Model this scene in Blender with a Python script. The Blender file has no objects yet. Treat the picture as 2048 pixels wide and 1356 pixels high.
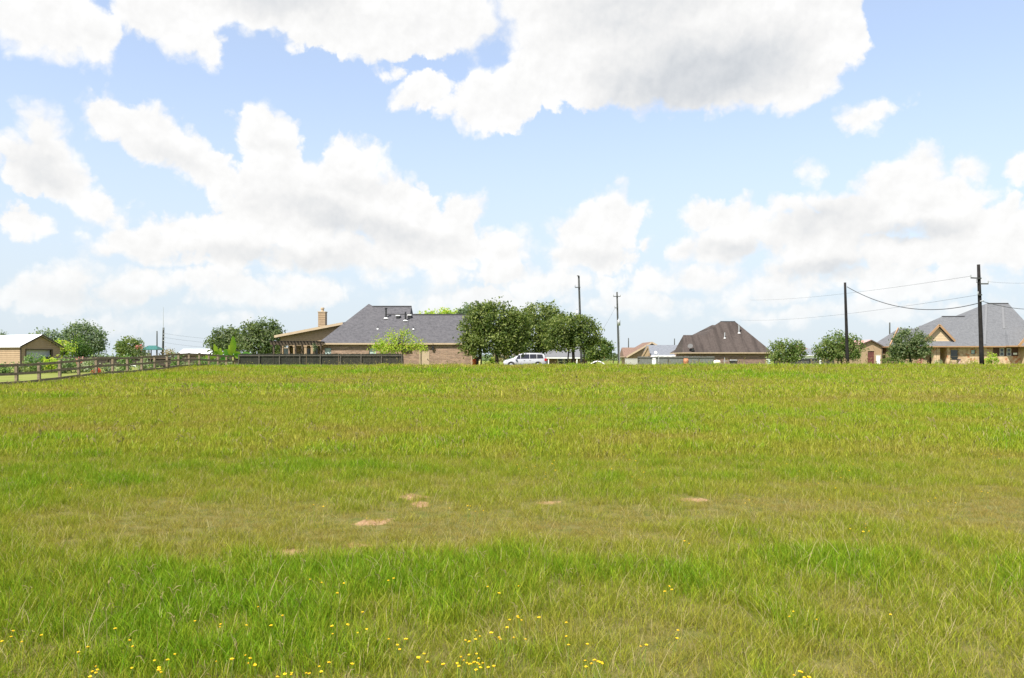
import bpy, math, random
import numpy as np
from mathutils import Vector, Matrix
rnd = random.Random(7)
rng = np.random.default_rng(11)
R = math.radians

# ------------------------------------------------------------------ camera, sky, sun, exposure
F, HZ, H = 1600.0, 716.0, 1.65          # focal length (px of the 2048 px photo), horizon row, eye height
scene = bpy.context.scene
C = scene.collection
cam_d = bpy.data.cameras.new('camera')
cam = bpy.data.objects.new('camera', cam_d); C.objects.link(cam)
cam.location = (0, 0, H); cam.rotation_euler = (R(90), 0, 0)
cam_d.sensor_width = 36.0; cam_d.lens = 36.0 * F / 2048.0
cam_d.shift_y = (HZ - 678.0) / 2048.0
cam_d.clip_start = 0.05; cam_d.clip_end = 20000
scene.camera = cam
vs = scene.view_settings
vs.view_transform = 'Standard'; vs.look = 'None'; vs.exposure = 0.85; vs.gamma = 1.0; vs.use_curve_mapping = False
scene.cycles.max_bounces = 8; scene.cycles.diffuse_bounces = 3; scene.cycles.transmission_bounces = 6
scene.cycles.transparent_max_bounces = 8

TO_SUN = Vector((-0.38, -0.46, 0.80)).normalized()
sun_d = bpy.data.lights.new('sun', 'SUN'); sun_d.energy = 4.9; sun_d.angle = R(0.53); sun_d.color = (1.0, 0.955, 0.88)
sun = bpy.data.objects.new('sun', sun_d); C.objects.link(sun)
sun.rotation_euler = (-TO_SUN).to_track_quat('-Z', 'Y').to_euler(); sun.location = (-30, -20, 60)

world = bpy.data.worlds.new('World'); scene.world = world; world.use_nodes = True
SKY_STRENGTH, CLOUD = 0.15, 3.75


class G:
    """small helper to write node math"""
    def __init__(s, tree): s.t = tree; s.n = tree.nodes; s.l = tree.links
    def node(s, kind, **kw):
        n = s.n.new(kind)
        for k, v in kw.items(): setattr(n, k, v)
        return n
    def put(s, sock, v):
        if v is None: return
        if isinstance(v, bpy.types.NodeSocket): s.l.new(v, sock)
        else: sock.default_value = v
    def m(s, op, a, b=None, c=None, clamp=False):
        n = s.node('ShaderNodeMath', operation=op, use_clamp=clamp)
        for i, v in enumerate((a, b, c)): s.put(n.inputs[i], v)
        return n.outputs[0]
    def vm(s, op, a, b=None, scale=None):
        n = s.node('ShaderNodeVectorMath', operation=op)
        s.put(n.inputs[0], a); s.put(n.inputs[1], b)
        if scale is not None: s.put(n.inputs[3], scale)
        return n.outputs['Value'] if op in ('LENGTH', 'DOT_PRODUCT', 'DISTANCE') else n.outputs[0]
    def sep(s, v):
        n = s.node('ShaderNodeSeparateXYZ'); s.put(n.inputs[0], v); return n.outputs
    def comb(s, x, y, z):
        n = s.node('ShaderNodeCombineXYZ')
        for i, v in enumerate((x, y, z)): s.put(n.inputs[i], v)
        return n.outputs[0]
    def noise(s, vec, scale, detail=4, rough=0.55, dist=0.0, out=0, dim='3D'):
        n = s.node('ShaderNodeTexNoise', noise_dimensions=dim); s.put(n.inputs['Vector'], vec)
        n.inputs['Scale'].default_value = scale; n.inputs['Detail'].default_value = detail
        n.inputs['Roughness'].default_value = rough; n.inputs['Distortion'].default_value = dist
        return n.outputs[out]
    def smooth(s, v, a, b, c=0.0, d=1.0):
        n = s.node('ShaderNodeMapRange', interpolation_type='SMOOTHSTEP')
        for i, x in enumerate((v, a, b, c, d)): s.put(n.inputs[i], x)
        return n.outputs[0]
    def mixc(s, f, a, b, blend='MIX'):
        n = s.node('ShaderNodeMix', data_type='RGBA', blend_type=blend)
        s.put(n.inputs[0], f); s.put(n.inputs[6], a if not isinstance(a, tuple) else (*a, 1)[:4])
        s.put(n.inputs[7], b if not isinstance(b, tuple) else (*b, 1)[:4])
        return n.outputs[2]
    def mixf(s, f, a, b):
        n = s.node('ShaderNodeMix', data_type='FLOAT')
        s.put(n.inputs[0], f); s.put(n.inputs[2], a); s.put(n.inputs[3], b)
        return n.outputs[0]


def sky_direction(px, py):
    u = (px - 1024) / F; v = (HZ - py) / F
    return math.atan(u), math.atan(v / math.sqrt(1 + u * u))


# cumulus masses by heading and elevation: (x, y, rx, ry, tilt) read off the photograph, turned into sky directions
CLOUDS = [(80, 40, 130, 70, 0), (185, 80, 45, 50, -20), (330, 25, 110, 70, -15), (405, 75, 45, 55, 0), (560, -10, 330, 62, 0),
          (740, 20, 180, 90, 0), (860, 42, 160, 66, 0), (1110, 118, 110, 84, 25), (1000, 190, 130, 56, 18), (1300, 40, 330, 160, 0),
          (1480, 70, 240, 130, 0), (1420, 150, 190, 66, 0), (835, 188, 62, 34, 15), (1610, 165, 75, 42, 20), (1680, 40, 55, 90, 0),
          (780, 150, 28, 14, 0), (1735, 230, 58, 22, 5), (1630, 345, 20, 13, 0), (2048, 325, 38, 40, 0),
          (85, 250, 58, 52, 0), (88, 315, 80, 74, 0), (165, 385, 95, 40, -28), (120, 350, 75, 50, 0), (210, 240, 55, 44, 0), (305, 270, 80, 50, -20),
          (385, 320, 90, 46, -30), (440, 365, 50, 32, -20), (530, 258, 64, 46, 0),
          (560, 325, 55, 40, 0), (700, 345, 78, 58, 0), (650, 400, 180, 85, 0), (800, 412, 110, 58, -20), (560, 460, 170, 66, 0),
          (385, 475, 100, 42, 0), (290, 490, 90, 40, 0), (850, 470, 180, 66, -12), (935, 432, 55, 36, 0), (985, 505, 95, 42, 0), (660, 505, 320, 42, 0),
          (40, 442, 60, 32, 0), (165, 560, 100, 32, 8), (255, 568, 100, 40, 0), (90, 597, 130, 36, 0), (400, 570, 44, 26, 0), (500, 592, 130, 34, 0),
          (640, 580, 80, 34, 0), (765, 550, 36, 24, 0), (882, 550, 32, 26, 0), (930, 600, 150, 28, 0), (1230, 428, 58, 46, 20), (1180, 475, 80, 50, 0), (1190, 512, 100, 30, 0),
          (1300, 492, 10, 16, 0), (1385, 440, 34, 32, 0), (1480, 440, 76, 48, 0), (1440, 490, 85, 38, 0), (1570, 410, 45, 20, 0),
          (1600, 465, 85, 48, 0), (1715, 432, 95, 52, 0), (1835, 335, 75, 56, 0), (1935, 330, 44, 40, 0), (1860, 400, 130, 66, 0),
          (1775, 370, 80, 56, 0), (1960, 440, 120, 40, 10), (1900, 500, 170, 36, 0), (1650, 510, 150, 50, 0), (2030, 470, 60, 80, 0),
          (1700, 552, 62, 30, 0), (1560, 575, 150, 28, 0), (1380, 560, 120, 30, 0), (1290, 605, 160, 24, 0), (1850, 562, 170, 28, 0),
          (1100, 575, 120, 26, 0), (1010, 550, 70, 26, 0), (1650, 620, 220, 18, 0), (300, 640, 200, 16, 0), (1960, 615, 150, 16, 0)]
BASES = [(1400, 150, 240, 80, 5, .24), (640, 430, 150, 34, -8, .13), (800, 480, 190, 26, -8, .10), (560, -10, 170, 45, 0, .16), (1650, 440, 120, 40, 10, .12),
         (1830, 460, 130, 26, 5, .20), (1640, 540, 130, 22, 0, .16), (95, 345, 80, 44, 0, .12), (340, 315, 90, 26, -25, .10), (540, 285, 50, 20, 0, .07), (1460, 500, 110, 26, 0, .12), (720, 380, 80, 24, -10, .08), (200, 590, 150, 20, 0, .08), (560, 520, 280, 24, 0, .13), (1180, 520, 90, 22, 0, .08), (1250, 20, 200, 60, 0, .12)]


def build_sky(nt):
    g = G(nt); nt.nodes.clear()
    out = g.node('ShaderNodeOutputWorld'); bg = g.node('ShaderNodeBackground')
    g.l.new(bg.outputs[0], out.inputs[0]); bg.inputs[1].default_value = SKY_STRENGTH
    sky = g.node('ShaderNodeTexSky', sky_type='NISHITA', sun_disc=False)
    sky.sun_elevation = math.asin(TO_SUN.z); sky.sun_rotation = math.atan2(TO_SUN.x, TO_SUN.y)
    sky.air_density = 1.0; sky.dust_density = 0.9; sky.ozone_density = 1.0; sky.altitude = 50
    d = g.vm('NORMALIZE', g.node('ShaderNodeTexCoord').outputs['Generated'])
    dx, dy, dz = g.sep(d)
    az = g.m('ARCTAN2', dx, dy); el = g.m('ARCSINE', dz)
    # ragged outline: warp the heading/elevation before measuring
    w1 = g.noise(d, 9.0, 3, 0.6, out=1); w2 = g.noise(d, 38.0, 5, 0.66, out=1)
    wv = g.vm('ADD', g.vm('SCALE', g.vm('SUBTRACT', w1, (.5, .5, .5)), scale=.042), g.vm('SCALE', g.vm('SUBTRACT', w2, (.5, .5, .5)), scale=.020))
    p = g.vm('ADD', g.comb(az, el, 0.0), wv)

    cur = [p]

    def ellipse(px, py, rx, ry, tilt):
        a, e = sky_direction(px, py); u = (px - 1024) / F
        mp = g.node('ShaderNodeMapping', vector_type='TEXTURE')
        g.put(mp.inputs[0], cur[0]); mp.inputs[1].default_value = (a, e, 0); mp.inputs[2].default_value = (0, 0, R(tilt))
        mp.inputs[3].default_value = (rx / F / (1 + u * u), ry / F / math.sqrt(1 + u * u), 1)
        return g.vm('LENGTH', mp.outputs[0]), min(rx, ry) / F
    s = None
    for i, c in enumerate(CLOUDS):
        if i % 16 == 15: cur[0] = g.vm('ADD', p, g.comb(g.m('MULTIPLY', s, 1e-7), 0.0, 0.0))     # evaluate in batches
        ln, r = ellipse(*c); v = g.m('MULTIPLY_ADD', ln, -r, r)
        s = v if s is None else g.m('MAXIMUM', s, v)
    # billows
    def billow(vec):
        vo = g.node('ShaderNodeTexVoronoi', feature='F1', voronoi_dimensions='2D', normalize=True)
        g.put(vo.inputs['Vector'], vec); vo.inputs['Scale'].default_value = 24; vo.inputs['Detail'].default_value = 3.0
        vo.inputs['Roughness'].default_value = .55
        return g.m('SUBTRACT', .38, vo.outputs['Distance'])
    b0 = billow(p)
    b1 = billow(g.vm('ADD', p, (-.003, .006, 0)))
    fb = g.m('SUBTRACT', g.noise(d, 16.0, 6, .58), .5)
    fb1 = g.m('SUBTRACT', g.noise(g.vm('ADD', d, (-.006, 0, .015)), 16.0, 4, .58), .5)
    # the rest of the sky, round and above the part in view: the same kind of scattered cumulus
    den = g.m('ADD', g.m('MAXIMUM', dz, 0.0), .14)
    pl = g.comb(g.m('DIVIDE', dx, den), g.m('DIVIDE', dy, den), 3.7)
    gen = g.m('MULTIPLY', g.m('SUBTRACT', g.noise(pl, 1.3, 5, .5), .52), .30)
    outside = g.m('MAXIMUM', g.smooth(g.m('ABSOLUTE', az), .60, .72), g.smooth(el, .45, .58))
    gen = g.m('SUBTRACT', gen, g.m('MULTIPLY', g.m('SUBTRACT', 1.0, outside), .6))
    s = g.m('MAXIMUM', s, gen)
    t = g.m('ADD', s, g.m('ADD', g.m('MULTIPLY', b0, .050), g.m('MULTIPLY', fb, .040)))
    soft = g.smooth(g.noise(d, 7.0, 2, .5), .36, .66, .003, .019)
    alpha = g.smooth(t, -.003, g.m('ADD', soft, .001))
    alpha = g.m('MULTIPLY', alpha, g.smooth(el, -.01, .12, .45, .98))      # low clouds drown in the air
    inner = g.smooth(t, .0, .07)
    relief = g.m('ADD', g.m('MULTIPLY', g.m('SUBTRACT', b0, b1), .16), g.m('MULTIPLY', g.m('SUBTRACT', fb, fb1), .30))
    fine = g.m('SUBTRACT', g.noise(d, 55.0, 3, .6), g.noise(g.vm('ADD', d, (-.003, 0, .006)), 55.0, 3, .6))
    relief = g.m('ADD', relief, g.m('MULTIPLY', fine, .07))
    light = g.m('ADD', .99, relief)
    light = g.m('SUBTRACT', light, g.m('MULTIPLY', inner, .035))
    for (px, py, rx, ry, ti, k) in BASES:
        ln, r = ellipse(px, py, rx * 1.35, ry * 1.35, ti)
        light = g.m('SUBTRACT', light, g.smooth(ln, 1.0, .15, 0.0, k))
    light = g.m('MAXIMUM', light, .45)
    white = g.mixc(g.smooth(light, .62, .95), (.93, .975, 1.03), (1.0, .995, .985))
    cl = g.vm('SCALE', white, scale=g.m('MULTIPLY', light, CLOUD))
    veil = g.m('ADD', .38, g.m('MULTIPLY', g.smooth(el, .36, .02), .54))
    base = g.mixc(veil, g.mixc(1.0, sky.outputs[0], (1.0, .945, .985), 'MULTIPLY'), (CLOUD * .69, CLOUD * .785, CLOUD * .87))
    col = g.mixc(alpha, base, cl)
    g.l.new(col, bg.inputs[0])


build_sky(world.node_tree)
world.cycles.sampling_method = 'MANUAL'; world.cycles.sample_map_resolution = 512

# ------------------------------------------------------------------ helpers
MATS = {}


def mat(name, col, col2=None, scale=3.0, rough=.8, spec=.25, metal=0.0, bump=0.0, bscale=None, detail=5, coords='Object'):
    if name in MATS: return MATS[name]
    m = bpy.data.materials.new(name); m.use_nodes = True; g = G(m.node_tree)
    b = m.node_tree.nodes['Principled BSDF']
    b.inputs['Roughness'].default_value = rough; b.inputs['Specular IOR Level'].default_value = spec; b.inputs['Metallic'].default_value = metal
    tc = g.node('ShaderNodeTexCoord').outputs[coords]
    if col2 is None: col2 = tuple(c * .82 for c in col)
    f = g.smooth(g.noise(tc, scale, detail, .6), .3, .7)
    g.l.new(g.mixc(f, col, col2), b.inputs['Base Color'])
    if bump:
        bn = g.node('ShaderNodeBump'); bn.inputs['Strength'].default_value = bump; bn.inputs['Distance'].default_value = .02
        g.l.new(g.noise(tc, bscale or scale * 4, 4), bn.inputs['Height']); g.l.new(bn.outputs[0], b.inputs['Normal'])
    MATS[name] = m
    return m


def leaf_mat(name, c1, c2, c3=None, scale=.6, trans=.42, rough=.55):
    if name in MATS: return MATS[name]
    m = bpy.data.materials.new(name); m.use_nodes = True; g = G(m.node_tree); nt = m.node_tree; nt.nodes.clear()
    out = g.node('ShaderNodeOutputMaterial')
    tc = g.node('ShaderNodeTexCoord').outputs['Object']
    geo = g.node('ShaderNodeNewGeometry')
    f = g.smooth(g.m('ADD', g.noise(tc, scale, 3), g.m('MULTIPLY', g.m('SUBTRACT', geo.outputs['Random Per Island'], .5), .5)), .25, .75)
    col = g.mixc(f, c1, c2)
    if c3: col = g.mixc(g.smooth(geo.outputs['Random Per Island'], .86, .9), col, c3)
    d = g.node('ShaderNodeBsdfPrincipled'); d.inputs['Roughness'].default_value = rough; d.inputs['Specular IOR Level'].default_value = .25
    g.l.new(col, d.inputs['Base Color'])
    t = g.node('ShaderNodeBsdfTranslucent'); g.l.new(g.mixc(1.0, col, (1.15, 1.25, .55), 'MULTIPLY'), t.inputs[0])
    mx = g.node('ShaderNodeMixShader'); mx.inputs[0].default_value = trans
    g.l.new(d.outputs[0], mx.inputs[1]); g.l.new(t.outputs[0], mx.inputs[2]); g.l.new(mx.outputs[0], out.inputs[0])
    MATS[name] = m
    return m


def masonry(name, c1, c2, mortar, bw, bh, ms, rough=.9, blotch=1.2, stone=False):
    if name in MATS: return MATS[name]
    m = bpy.data.materials.new(name); m.use_nodes = True; g = G(m.node_tree); b = m.node_tree.nodes['Principled BSDF']
    b.inputs['Roughness'].default_value = rough; b.inputs['Specular IOR Level'].default_value = .15
    x, y, z = g.sep(g.node('ShaderNodeTexCoord').outputs['Object'])
    v = g.comb(g.m('ADD', x, y), z, 0.0)
    bn = g.node('ShaderNodeBump'); bn.inputs['Strength'].default_value = .5; bn.inputs['Distance'].default_value = .02
    if stone:
        vo = g.node('ShaderNodeTexVoronoi', voronoi_dimensions='2D'); g.put(vo.inputs['Vector'], v); vo.inputs['Scale'].default_value = bw
        ve = g.node('ShaderNodeTexVoronoi', voronoi_dimensions='2D', feature='DISTANCE_TO_EDGE'); g.put(ve.inputs['Vector'], v); ve.inputs['Scale'].default_value = bw
        r_, g_, b_ = g.sep(vo.outputs['Color'])
        col = g.mixc(r_, c1, c2); col = g.mixc(g.smooth(g_, .80, .86), col, (.40, .19, .10))
        edge = g.smooth(ve.outputs[0], .0, .05)
        col = g.mixc(edge, mortar, col); hgt = edge
    else:
        br = g.node('ShaderNodeTexBrick'); g.put(br.inputs['Vector'], v); br.inputs['Scale'].default_value = 1.0
        br.inputs['Brick Width'].default_value = bw; br.inputs['Row Height'].default_value = bh; br.inputs['Mortar Size'].default_value = ms
        br.inputs['Color1'].default_value = (*c1, 1); br.inputs['Color2'].default_value = (*c2, 1); br.inputs['Mortar'].default_value = (*mortar, 1)
        n = g.smooth(g.noise(g.vm('MULTIPLY', v, (1.6, 5.0, 1)), blotch, 3, .6), .35, .68)
        col = g.mixc(n, br.outputs['Color'], g.mixc(.6, br.outputs['Color'], tuple(min(1, q * 1.7 + .03) for q in c2)))
        hgt = g.m('SUBTRACT', 1.0, br.outputs['Fac'])
    g.l.new(col, b.inputs['Base Color']); g.l.new(hgt, bn.inputs['Height']); g.l.new(bn.outputs[0], b.inputs['Normal'])
    MATS[name] = m
    return m


def shingles(name, c1, c2, streak=.0):
    if name in MATS: return MATS[name]
    m = bpy.data.materials.new(name); m.use_nodes = True; g = G(m.node_tree); b = m.node_tree.nodes['Principled BSDF']
    b.inputs['Roughness'].default_value = .95; b.inputs['Specular IOR Level'].default_value = .15
    x, y, z = g.sep(g.node('ShaderNodeTexCoord').outputs['Object'])
    v = g.comb(g.m('ADD', x, g.m('MULTIPLY', y, .35)), z, 0.0)
    br = g.node('ShaderNodeTexBrick'); g.put(br.inputs['Vector'], v); br.inputs['Scale'].default_value = 1.0
    br.inputs['Brick Width'].default_value = .30; br.inputs['Row Height'].default_value = .095; br.inputs['Mortar Size'].default_value = .006
    br.inputs['Color1'].default_value = (*c1, 1); br.inputs['Color2'].default_value = (*c2, 1)
    br.inputs['Mortar'].default_value = (*[q * .6 for q in c1], 1)
    n = g.noise(v, 5.0, 4, .7)
    col = g.mixc(g.smooth(n, .3, .7), br.outputs['Color'], g.mixc(.5, br.outputs['Color'], tuple(q * 1.35 for q in c2)))
    if streak:
        st = g.smooth(g.noise(g.comb(g.m('MULTIPLY', x, 1.1), g.m('MULTIPLY', z, .18), 0.0), 1.0, 4, .6), .42, .66)
        col = g.mixc(g.m('MULTIPLY', st, streak), col, tuple(q * .45 for q in c1))
    g.l.new(col, b.inputs['Base Color'])
    MATS[name] = m
    return m


class MB:
    def __init__(s): s.v = []; s.f = []; s.mi = []
    def poly(s, pts, mi=0):
        k = len(s.v); s.v += [tuple(p) for p in pts]; s.f.append(tuple(range(k, k + len(pts)))); s.mi.append(mi)
    def mesh(s, verts, faces, mi=0):
        k = len(s.v); s.v += [tuple(p) for p in verts]
        for f in faces: s.f.append(tuple(i + k for i in f)); s.mi.append(mi)
    def box(s, x0, x1, y0, y1, z0, z1, mi=0):
        s.mesh([(x0, y0, z0), (x1, y0, z0), (x1, y1, z0), (x0, y1, z0), (x0, y0, z1), (x1, y0, z1), (x1, y1, z1), (x0, y1, z1)],
               [(3, 2, 1, 0), (4, 5, 6, 7), (0, 1, 5, 4), (1, 2, 6, 5), (2, 3, 7, 6), (3, 0, 4, 7)], mi)
    def beam(s, a, b, w, h, mi=0):
        a = Vector(a); b = Vector(b); d = (b - a).normalized()
        up = Vector((0, 0, 1)) if abs(d.z) < .95 else Vector((0, 1, 0))
        r = d.cross(up).normalized() * w / 2; u = r.cross(d).normalized() * h / 2
        vv = []
        for p in (a, b): vv += [p - r - u, p + r - u, p + r + u, p - r + u]
        s.mesh(vv, [(3, 2, 1, 0), (4, 5, 6, 7), (0, 1, 5, 4), (1, 2, 6, 5), (2, 3, 7, 6), (3, 0, 4, 7)], mi)
    def tube(s, pts, rad, n=8, mi=0, cap=True):
        pts = [Vector(p) for p in pts]
        if not isinstance(rad, (list, tuple)): rad = [rad] * len(pts)
        rings = []
        for i, p in enumerate(pts):
            d = (pts[min(i + 1, len(pts) - 1)] - pts[max(i - 1, 0)]).normalized()
            up = Vector((0, 0, 1)) if abs(d.z) < .9 else Vector((0, 1, 0))
            r = d.cross(up).normalized(); u = r.cross(d).normalized()
            rings.append([p + (r * math.cos(2 * math.pi * k / n) + u * math.sin(2 * math.pi * k / n)) * rad[i] for k in range(n)])
        vv = [q for r in rings for q in r]; ff = []
        for i in range(len(pts) - 1):
            for k in range(n):
                a = i * n + k; b = i * n + (k + 1) % n; ff.append((a, b, b + n, a + n))
        if cap: ff += [tuple(range(n - 1, -1, -1)), tuple(range(len(vv) - n, len(vv)))]
        s.mesh(vv, ff, mi)
    def prism_y(s, prof, y0, y1, mi=0):
        n = len(prof); vv = [(x, y0, z) for x, z in prof] + [(x, y1, z) for x, z in prof]
        s.mesh(vv, [tuple(range(n)), tuple(range(2 * n - 1, n - 1, -1))] + [((i + 1) % n, i, i + n, (i + 1) % n + n) for i in range(n)], mi)
    def prism_x(s, prof, x0, x1, mi=0):
        n = len(prof); vv = [(x0, y, z) for y, z in prof] + [(x1, y, z) for y, z in prof]
        s.mesh(vv, [tuple(range(n - 1, -1, -1)), tuple(range(n, 2 * n))] + [(i, (i + 1) % n, (i + 1) % n + n, i + n) for i in range(n)], mi)
    def build(s, name, mats, parent=None, smooth=False, kind=None):
        me = bpy.data.meshes.new(name); me.from_pydata(s.v, [], s.f)
        for m in (mats if isinstance(mats, (list, tuple)) else [mats]): me.materials.append(m)
        if any(s.mi): me.polygons.foreach_set('material_index', s.mi)
        if smooth: me.polygons.foreach_set('use_smooth', [True] * len(s.f))
        me.update()
        o = bpy.data.objects.new(name, me); C.objects.link(o)
        if parent is not None:
            o.parent = parent; o.matrix_parent_inverse = Matrix.Translation(parent.location).inverted()
        if kind: o['kind'] = kind
        return o


def tag(o, label, cat, group=None):
    o['label'] = label; o['category'] = cat
    if group: o['group'] = group
    return o


def thing(name, label, cat, loc, group=None):
    o = bpy.data.objects.new(name, None); C.objects.link(o); o.location = loc; o.empty_display_size = .3
    return tag(o, label, cat, group)


PROF = [(-60, 0), (0, 0), (25, 0), (45, .02), (58, .44), (70, .82), (78, .62), (95, .45), (110, .15), (140, -.30), (200, -.5), (400, -.6), (6000, -1.0)]


def gz(y):
    for (a, za), (b, zb) in zip(PROF, PROF[1:]):
        if y <= b:
            t = max(0, (y - a) / (b - a)); t = t * t * (3 - 2 * t) if b < 300 else t
            return za + (zb - za) * t
    return -1.0


gz_np = np.vectorize(gz, otypes=[float])
def X(px, D): return (px - 1024) / F * D
def Z(py, D): return H + (HZ - py) / F * D
def P(px, py, D): return Vector((X(px, D), D, Z(py, D)))
def on_slope(py, D0, ze, t):
    """depth at which the sight line of row py meets a roof plane rising t per metre from an eave at depth D0, height ze"""
    return (ze - t * D0 - H) / ((HZ - py) / F - t)


def vnoise(x, y, seed=0):
    """value noise for numpy arrays"""
    xi = np.floor(x).astype(int); yi = np.floor(y).astype(int); fx = x - xi; fy = y - yi
    fx = fx * fx * (3 - 2 * fx); fy = fy * fy * (3 - 2 * fy)
    def h(a, b):
        n = (a * 374761393 + b * 668265263 + seed * 974634533) & 0xffffffff
        n = ((n ^ (n >> 13)) * 1274126177) & 0xffffffff
        return ((n ^ (n >> 16)) & 0xffff) / 65535.0
    return (h(xi, yi) * (1 - fx) + h(xi + 1, yi) * fx) * (1 - fy) + (h(xi, yi + 1) * (1 - fx) + h(xi + 1, yi + 1) * fx) * fy


# ------------------------------------------------------------------ ground
DIRT = [(825, 994, .42, .20), (842, 1009, .30, .14), (770, 988, .18, .12), (750, 1041, .42, .15), (580, 1102, .36, .13), (545, 1104, .25, .10), (662, 965, .28, .13),
        (1385, 1001, .45, .10), (715, 1090, .25, .1), (1095, 1003, .3, .09)]
DIRT = [(X(a, H * F / (b - HZ)), H * F / (b - HZ), rx * .42, ry) for a, b, rx, ry in DIRT]
FENCE_A, FENCE_B = -29.9, .028                     # post-and-rail fence runs along x = A + B*y


def ground_material():
    m = bpy.data.materials.new('meadow_soil'); m.use_nodes = True; g = G(m.node_tree); b = m.node_tree.nodes['Principled BSDF']
    b.inputs['Roughness'].default_value = 1.0; b.inputs['Specular IOR Level'].default_value = .05
    pos = g.node('ShaderNodeNewGeometry').outputs['Position']; x, y, z = g.sep(pos)
    thatch = g.mixc(g.smooth(g.noise(pos, 6.0, 6, .7), .3, .7), (.085, .098, .022), (.165, .140, .050))
    soil = g.mixc(g.smooth(g.noise(pos, 30.0, 4, .7), .3, .7), (.40, .26, .15), (.22, .13, .07))
    far = g.mixc(g.smooth(g.noise(pos, .35, 4, .6), .35, .65), (.12, .17, .03), (.19, .21, .05))
    col = g.mixc(g.smooth(y, 12, 45), thatch, far)
    sd = None
    wp = g.vm('ADD', pos, g.vm('SCALE', g.vm('SUBTRACT', g.noise(pos, 5.0, 4, .65, out=1), (.5, .5, .5)), scale=.45))
    for (cx, cy, rx, ry) in DIRT:
        ln = g.vm('LENGTH', g.vm('MULTIPLY', g.vm('SUBTRACT', wp, (cx, cy, 0)), (1 / rx, 1 / ry, 0)))
        v = g.smooth(ln, 1.25, .75)
        sd = v if sd is None else g.m('MAXIMUM', sd, v)
    col = g.mixc(sd, col, soil)
    g.l.new(col, b.inputs['Base Color'])
    bn = g.node('ShaderNodeBump'); bn.inputs['Strength'].default_value = .6; bn.inputs['Distance'].default_value = .03
    g.l.new(g.noise(pos, 18, 5, .65), bn.inputs['Height']); g.l.new(bn.outputs[0], b.inputs['Normal'])
    return m


ys = np.unique(np.concatenate([np.arange(-60, 0, 6), np.arange(0, 14, .35), np.arange(14, 120, 1.5), np.arange(120, 420, 12), np.array([500, 700, 1000, 1800, 3500, 6000])]))
xs = np.unique(np.concatenate([np.array([-6000, -2500, -1000, -500, -260]), np.arange(-180, -12, 4), np.arange(-12, 12.1, .5), np.arange(16, 181, 4), np.array([260, 500, 1000, 2500, 6000])]))
gx, gy = np.meshgrid(xs, ys)
zz = gz_np(gy) + np.where(np.abs(gx) < 200, (vnoise(gx * .5, gy * .5, 3) - .5) * .06 * np.clip((gy - 2) / 6, 0, 1) * (gy < 80), 0)
nx = len(xs)
mb = MB(); mb.v = list(zip(gx.ravel().tolist(), gy.ravel().tolist(), zz.ravel().tolist()))
mb.f = [(j * nx + i, j * nx + i + 1, (j + 1) * nx + i + 1, (j + 1) * nx + i) for j in range(len(ys) - 1) for i in range(nx - 1)]; mb.mi = [0] * len(mb.f)
mb.build('ground', ground_material(), smooth=True, kind='structure')


def strip(name, pts_y, xf0, xf1, dz, m, xs_n=2):
    """a sheet following the ground between two side lines"""
    b = MB(); rows = []
    for y in pts_y:
        a, c = xf0(y), xf1(y); rows.append([(a + (c - a) * i / xs_n, y, gz(y) + dz) for i in range(xs_n + 1)])
    for r0, r1 in zip(rows, rows[1:]):
        for i in range(xs_n): b.poly([r0[i], r0[i + 1], r1[i + 1], r1[i]])
    return b.build(name, m, smooth=True, kind='structure')


strip('lawn', np.arange(30, 86, 1.5), lambda y: -75.0, lambda y: FENCE_A + FENCE_B * y - .12, .045, mat('mown_lawn', (.15, .18, .040), (.20, .21, .062), .8, .95, .05), 6)
strip('road', np.arange(91.2, 97.9, 1.1), lambda y: -2.0, lambda y: 70.0, .012, mat('asphalt', (.055, .055, .058), (.075, .073, .07), 2.0, .9), 1)
strip('driveway', np.arange(83.0, 91.3, 1.0), lambda y: -2.4, lambda y: 1.2, .016, mat('concrete', (.42, .40, .36), (.34, .33, .30), 1.5, .9), 1)

# ------------------------------------------------------------------ buildings
M_brickA = masonry('brown_brick', (.165, .105, .072), (.25, .165, .115), (.27, .225, .18), .42, .13, .014, blotch=1.0)
M_brickD = masonry('dark_brick', (.12, .075, .06), (.17, .105, .08), (.22, .19, .17), .4, .13, .012, blotch=.8)
M_stone = masonry('cream_stone', (.56, .42, .27), (.36, .235, .14), (.50, .41, .30), 3.2, 0, 0, stone=True)
M_roofA = shingles('charcoal_shingles', (.064, .063, .069), (.098, .095, .101))
M_roofD = shingles('brown_shingles', (.056, .045, .040), (.078, .063, .056), streak=.55)
M_roofF = shingles('grey_shingles', (.102, .105, .111), (.136, .139, .146))
M_roofG = shingles('slate_shingles', (.13, .14, .16), (.17, .18, .20))
M_roofC = shingles('rust_shingles', (.145, .095, .075), (.19, .125, .095))
M_tan = mat('tan_paint', (.345, .25, .155), (.31, .22, .135), 2.0, .75)
M_trim = mat('beige_trim', (.46, .36, .24), (.40, .31, .21), 2.0, .7)
M_orange = mat('ochre_trim', (.36, .22, .12), (.31, .19, .10), 2.0, .7)
M_white = mat('white_paint', (.80, .80, .78), (.74, .74, .72), 1.5, .6)
M_roofw = mat('white_metal_roof', (.82, .82, .82), (.76, .77, .78), .6, .45, .4)
M_glass = mat('window_glass', (.035, .045, .05), (.06, .07, .075), 1.0, .08, .6)
M_blind = mat('pale_blinds', (.42, .50, .46), (.36, .44, .41), 5.0, .5)
M_dark = mat('dark_interior', (.025, .022, .02), (.04, .035, .03), 2.0, .9)
M_ridge = mat('ridge_cap', (.06, .06, .064), (.08, .078, .08), 6.0, .95)
M_hipcap = mat('hip_cap', (.155, .157, .162), (.135, .137, .142), 6.0, .95)
M_grey_wood = mat('grey_wood', (.115, .105, .086), (.065, .061, .05), 5.0, .95, .1, bump=.4, bscale=20)
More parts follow.
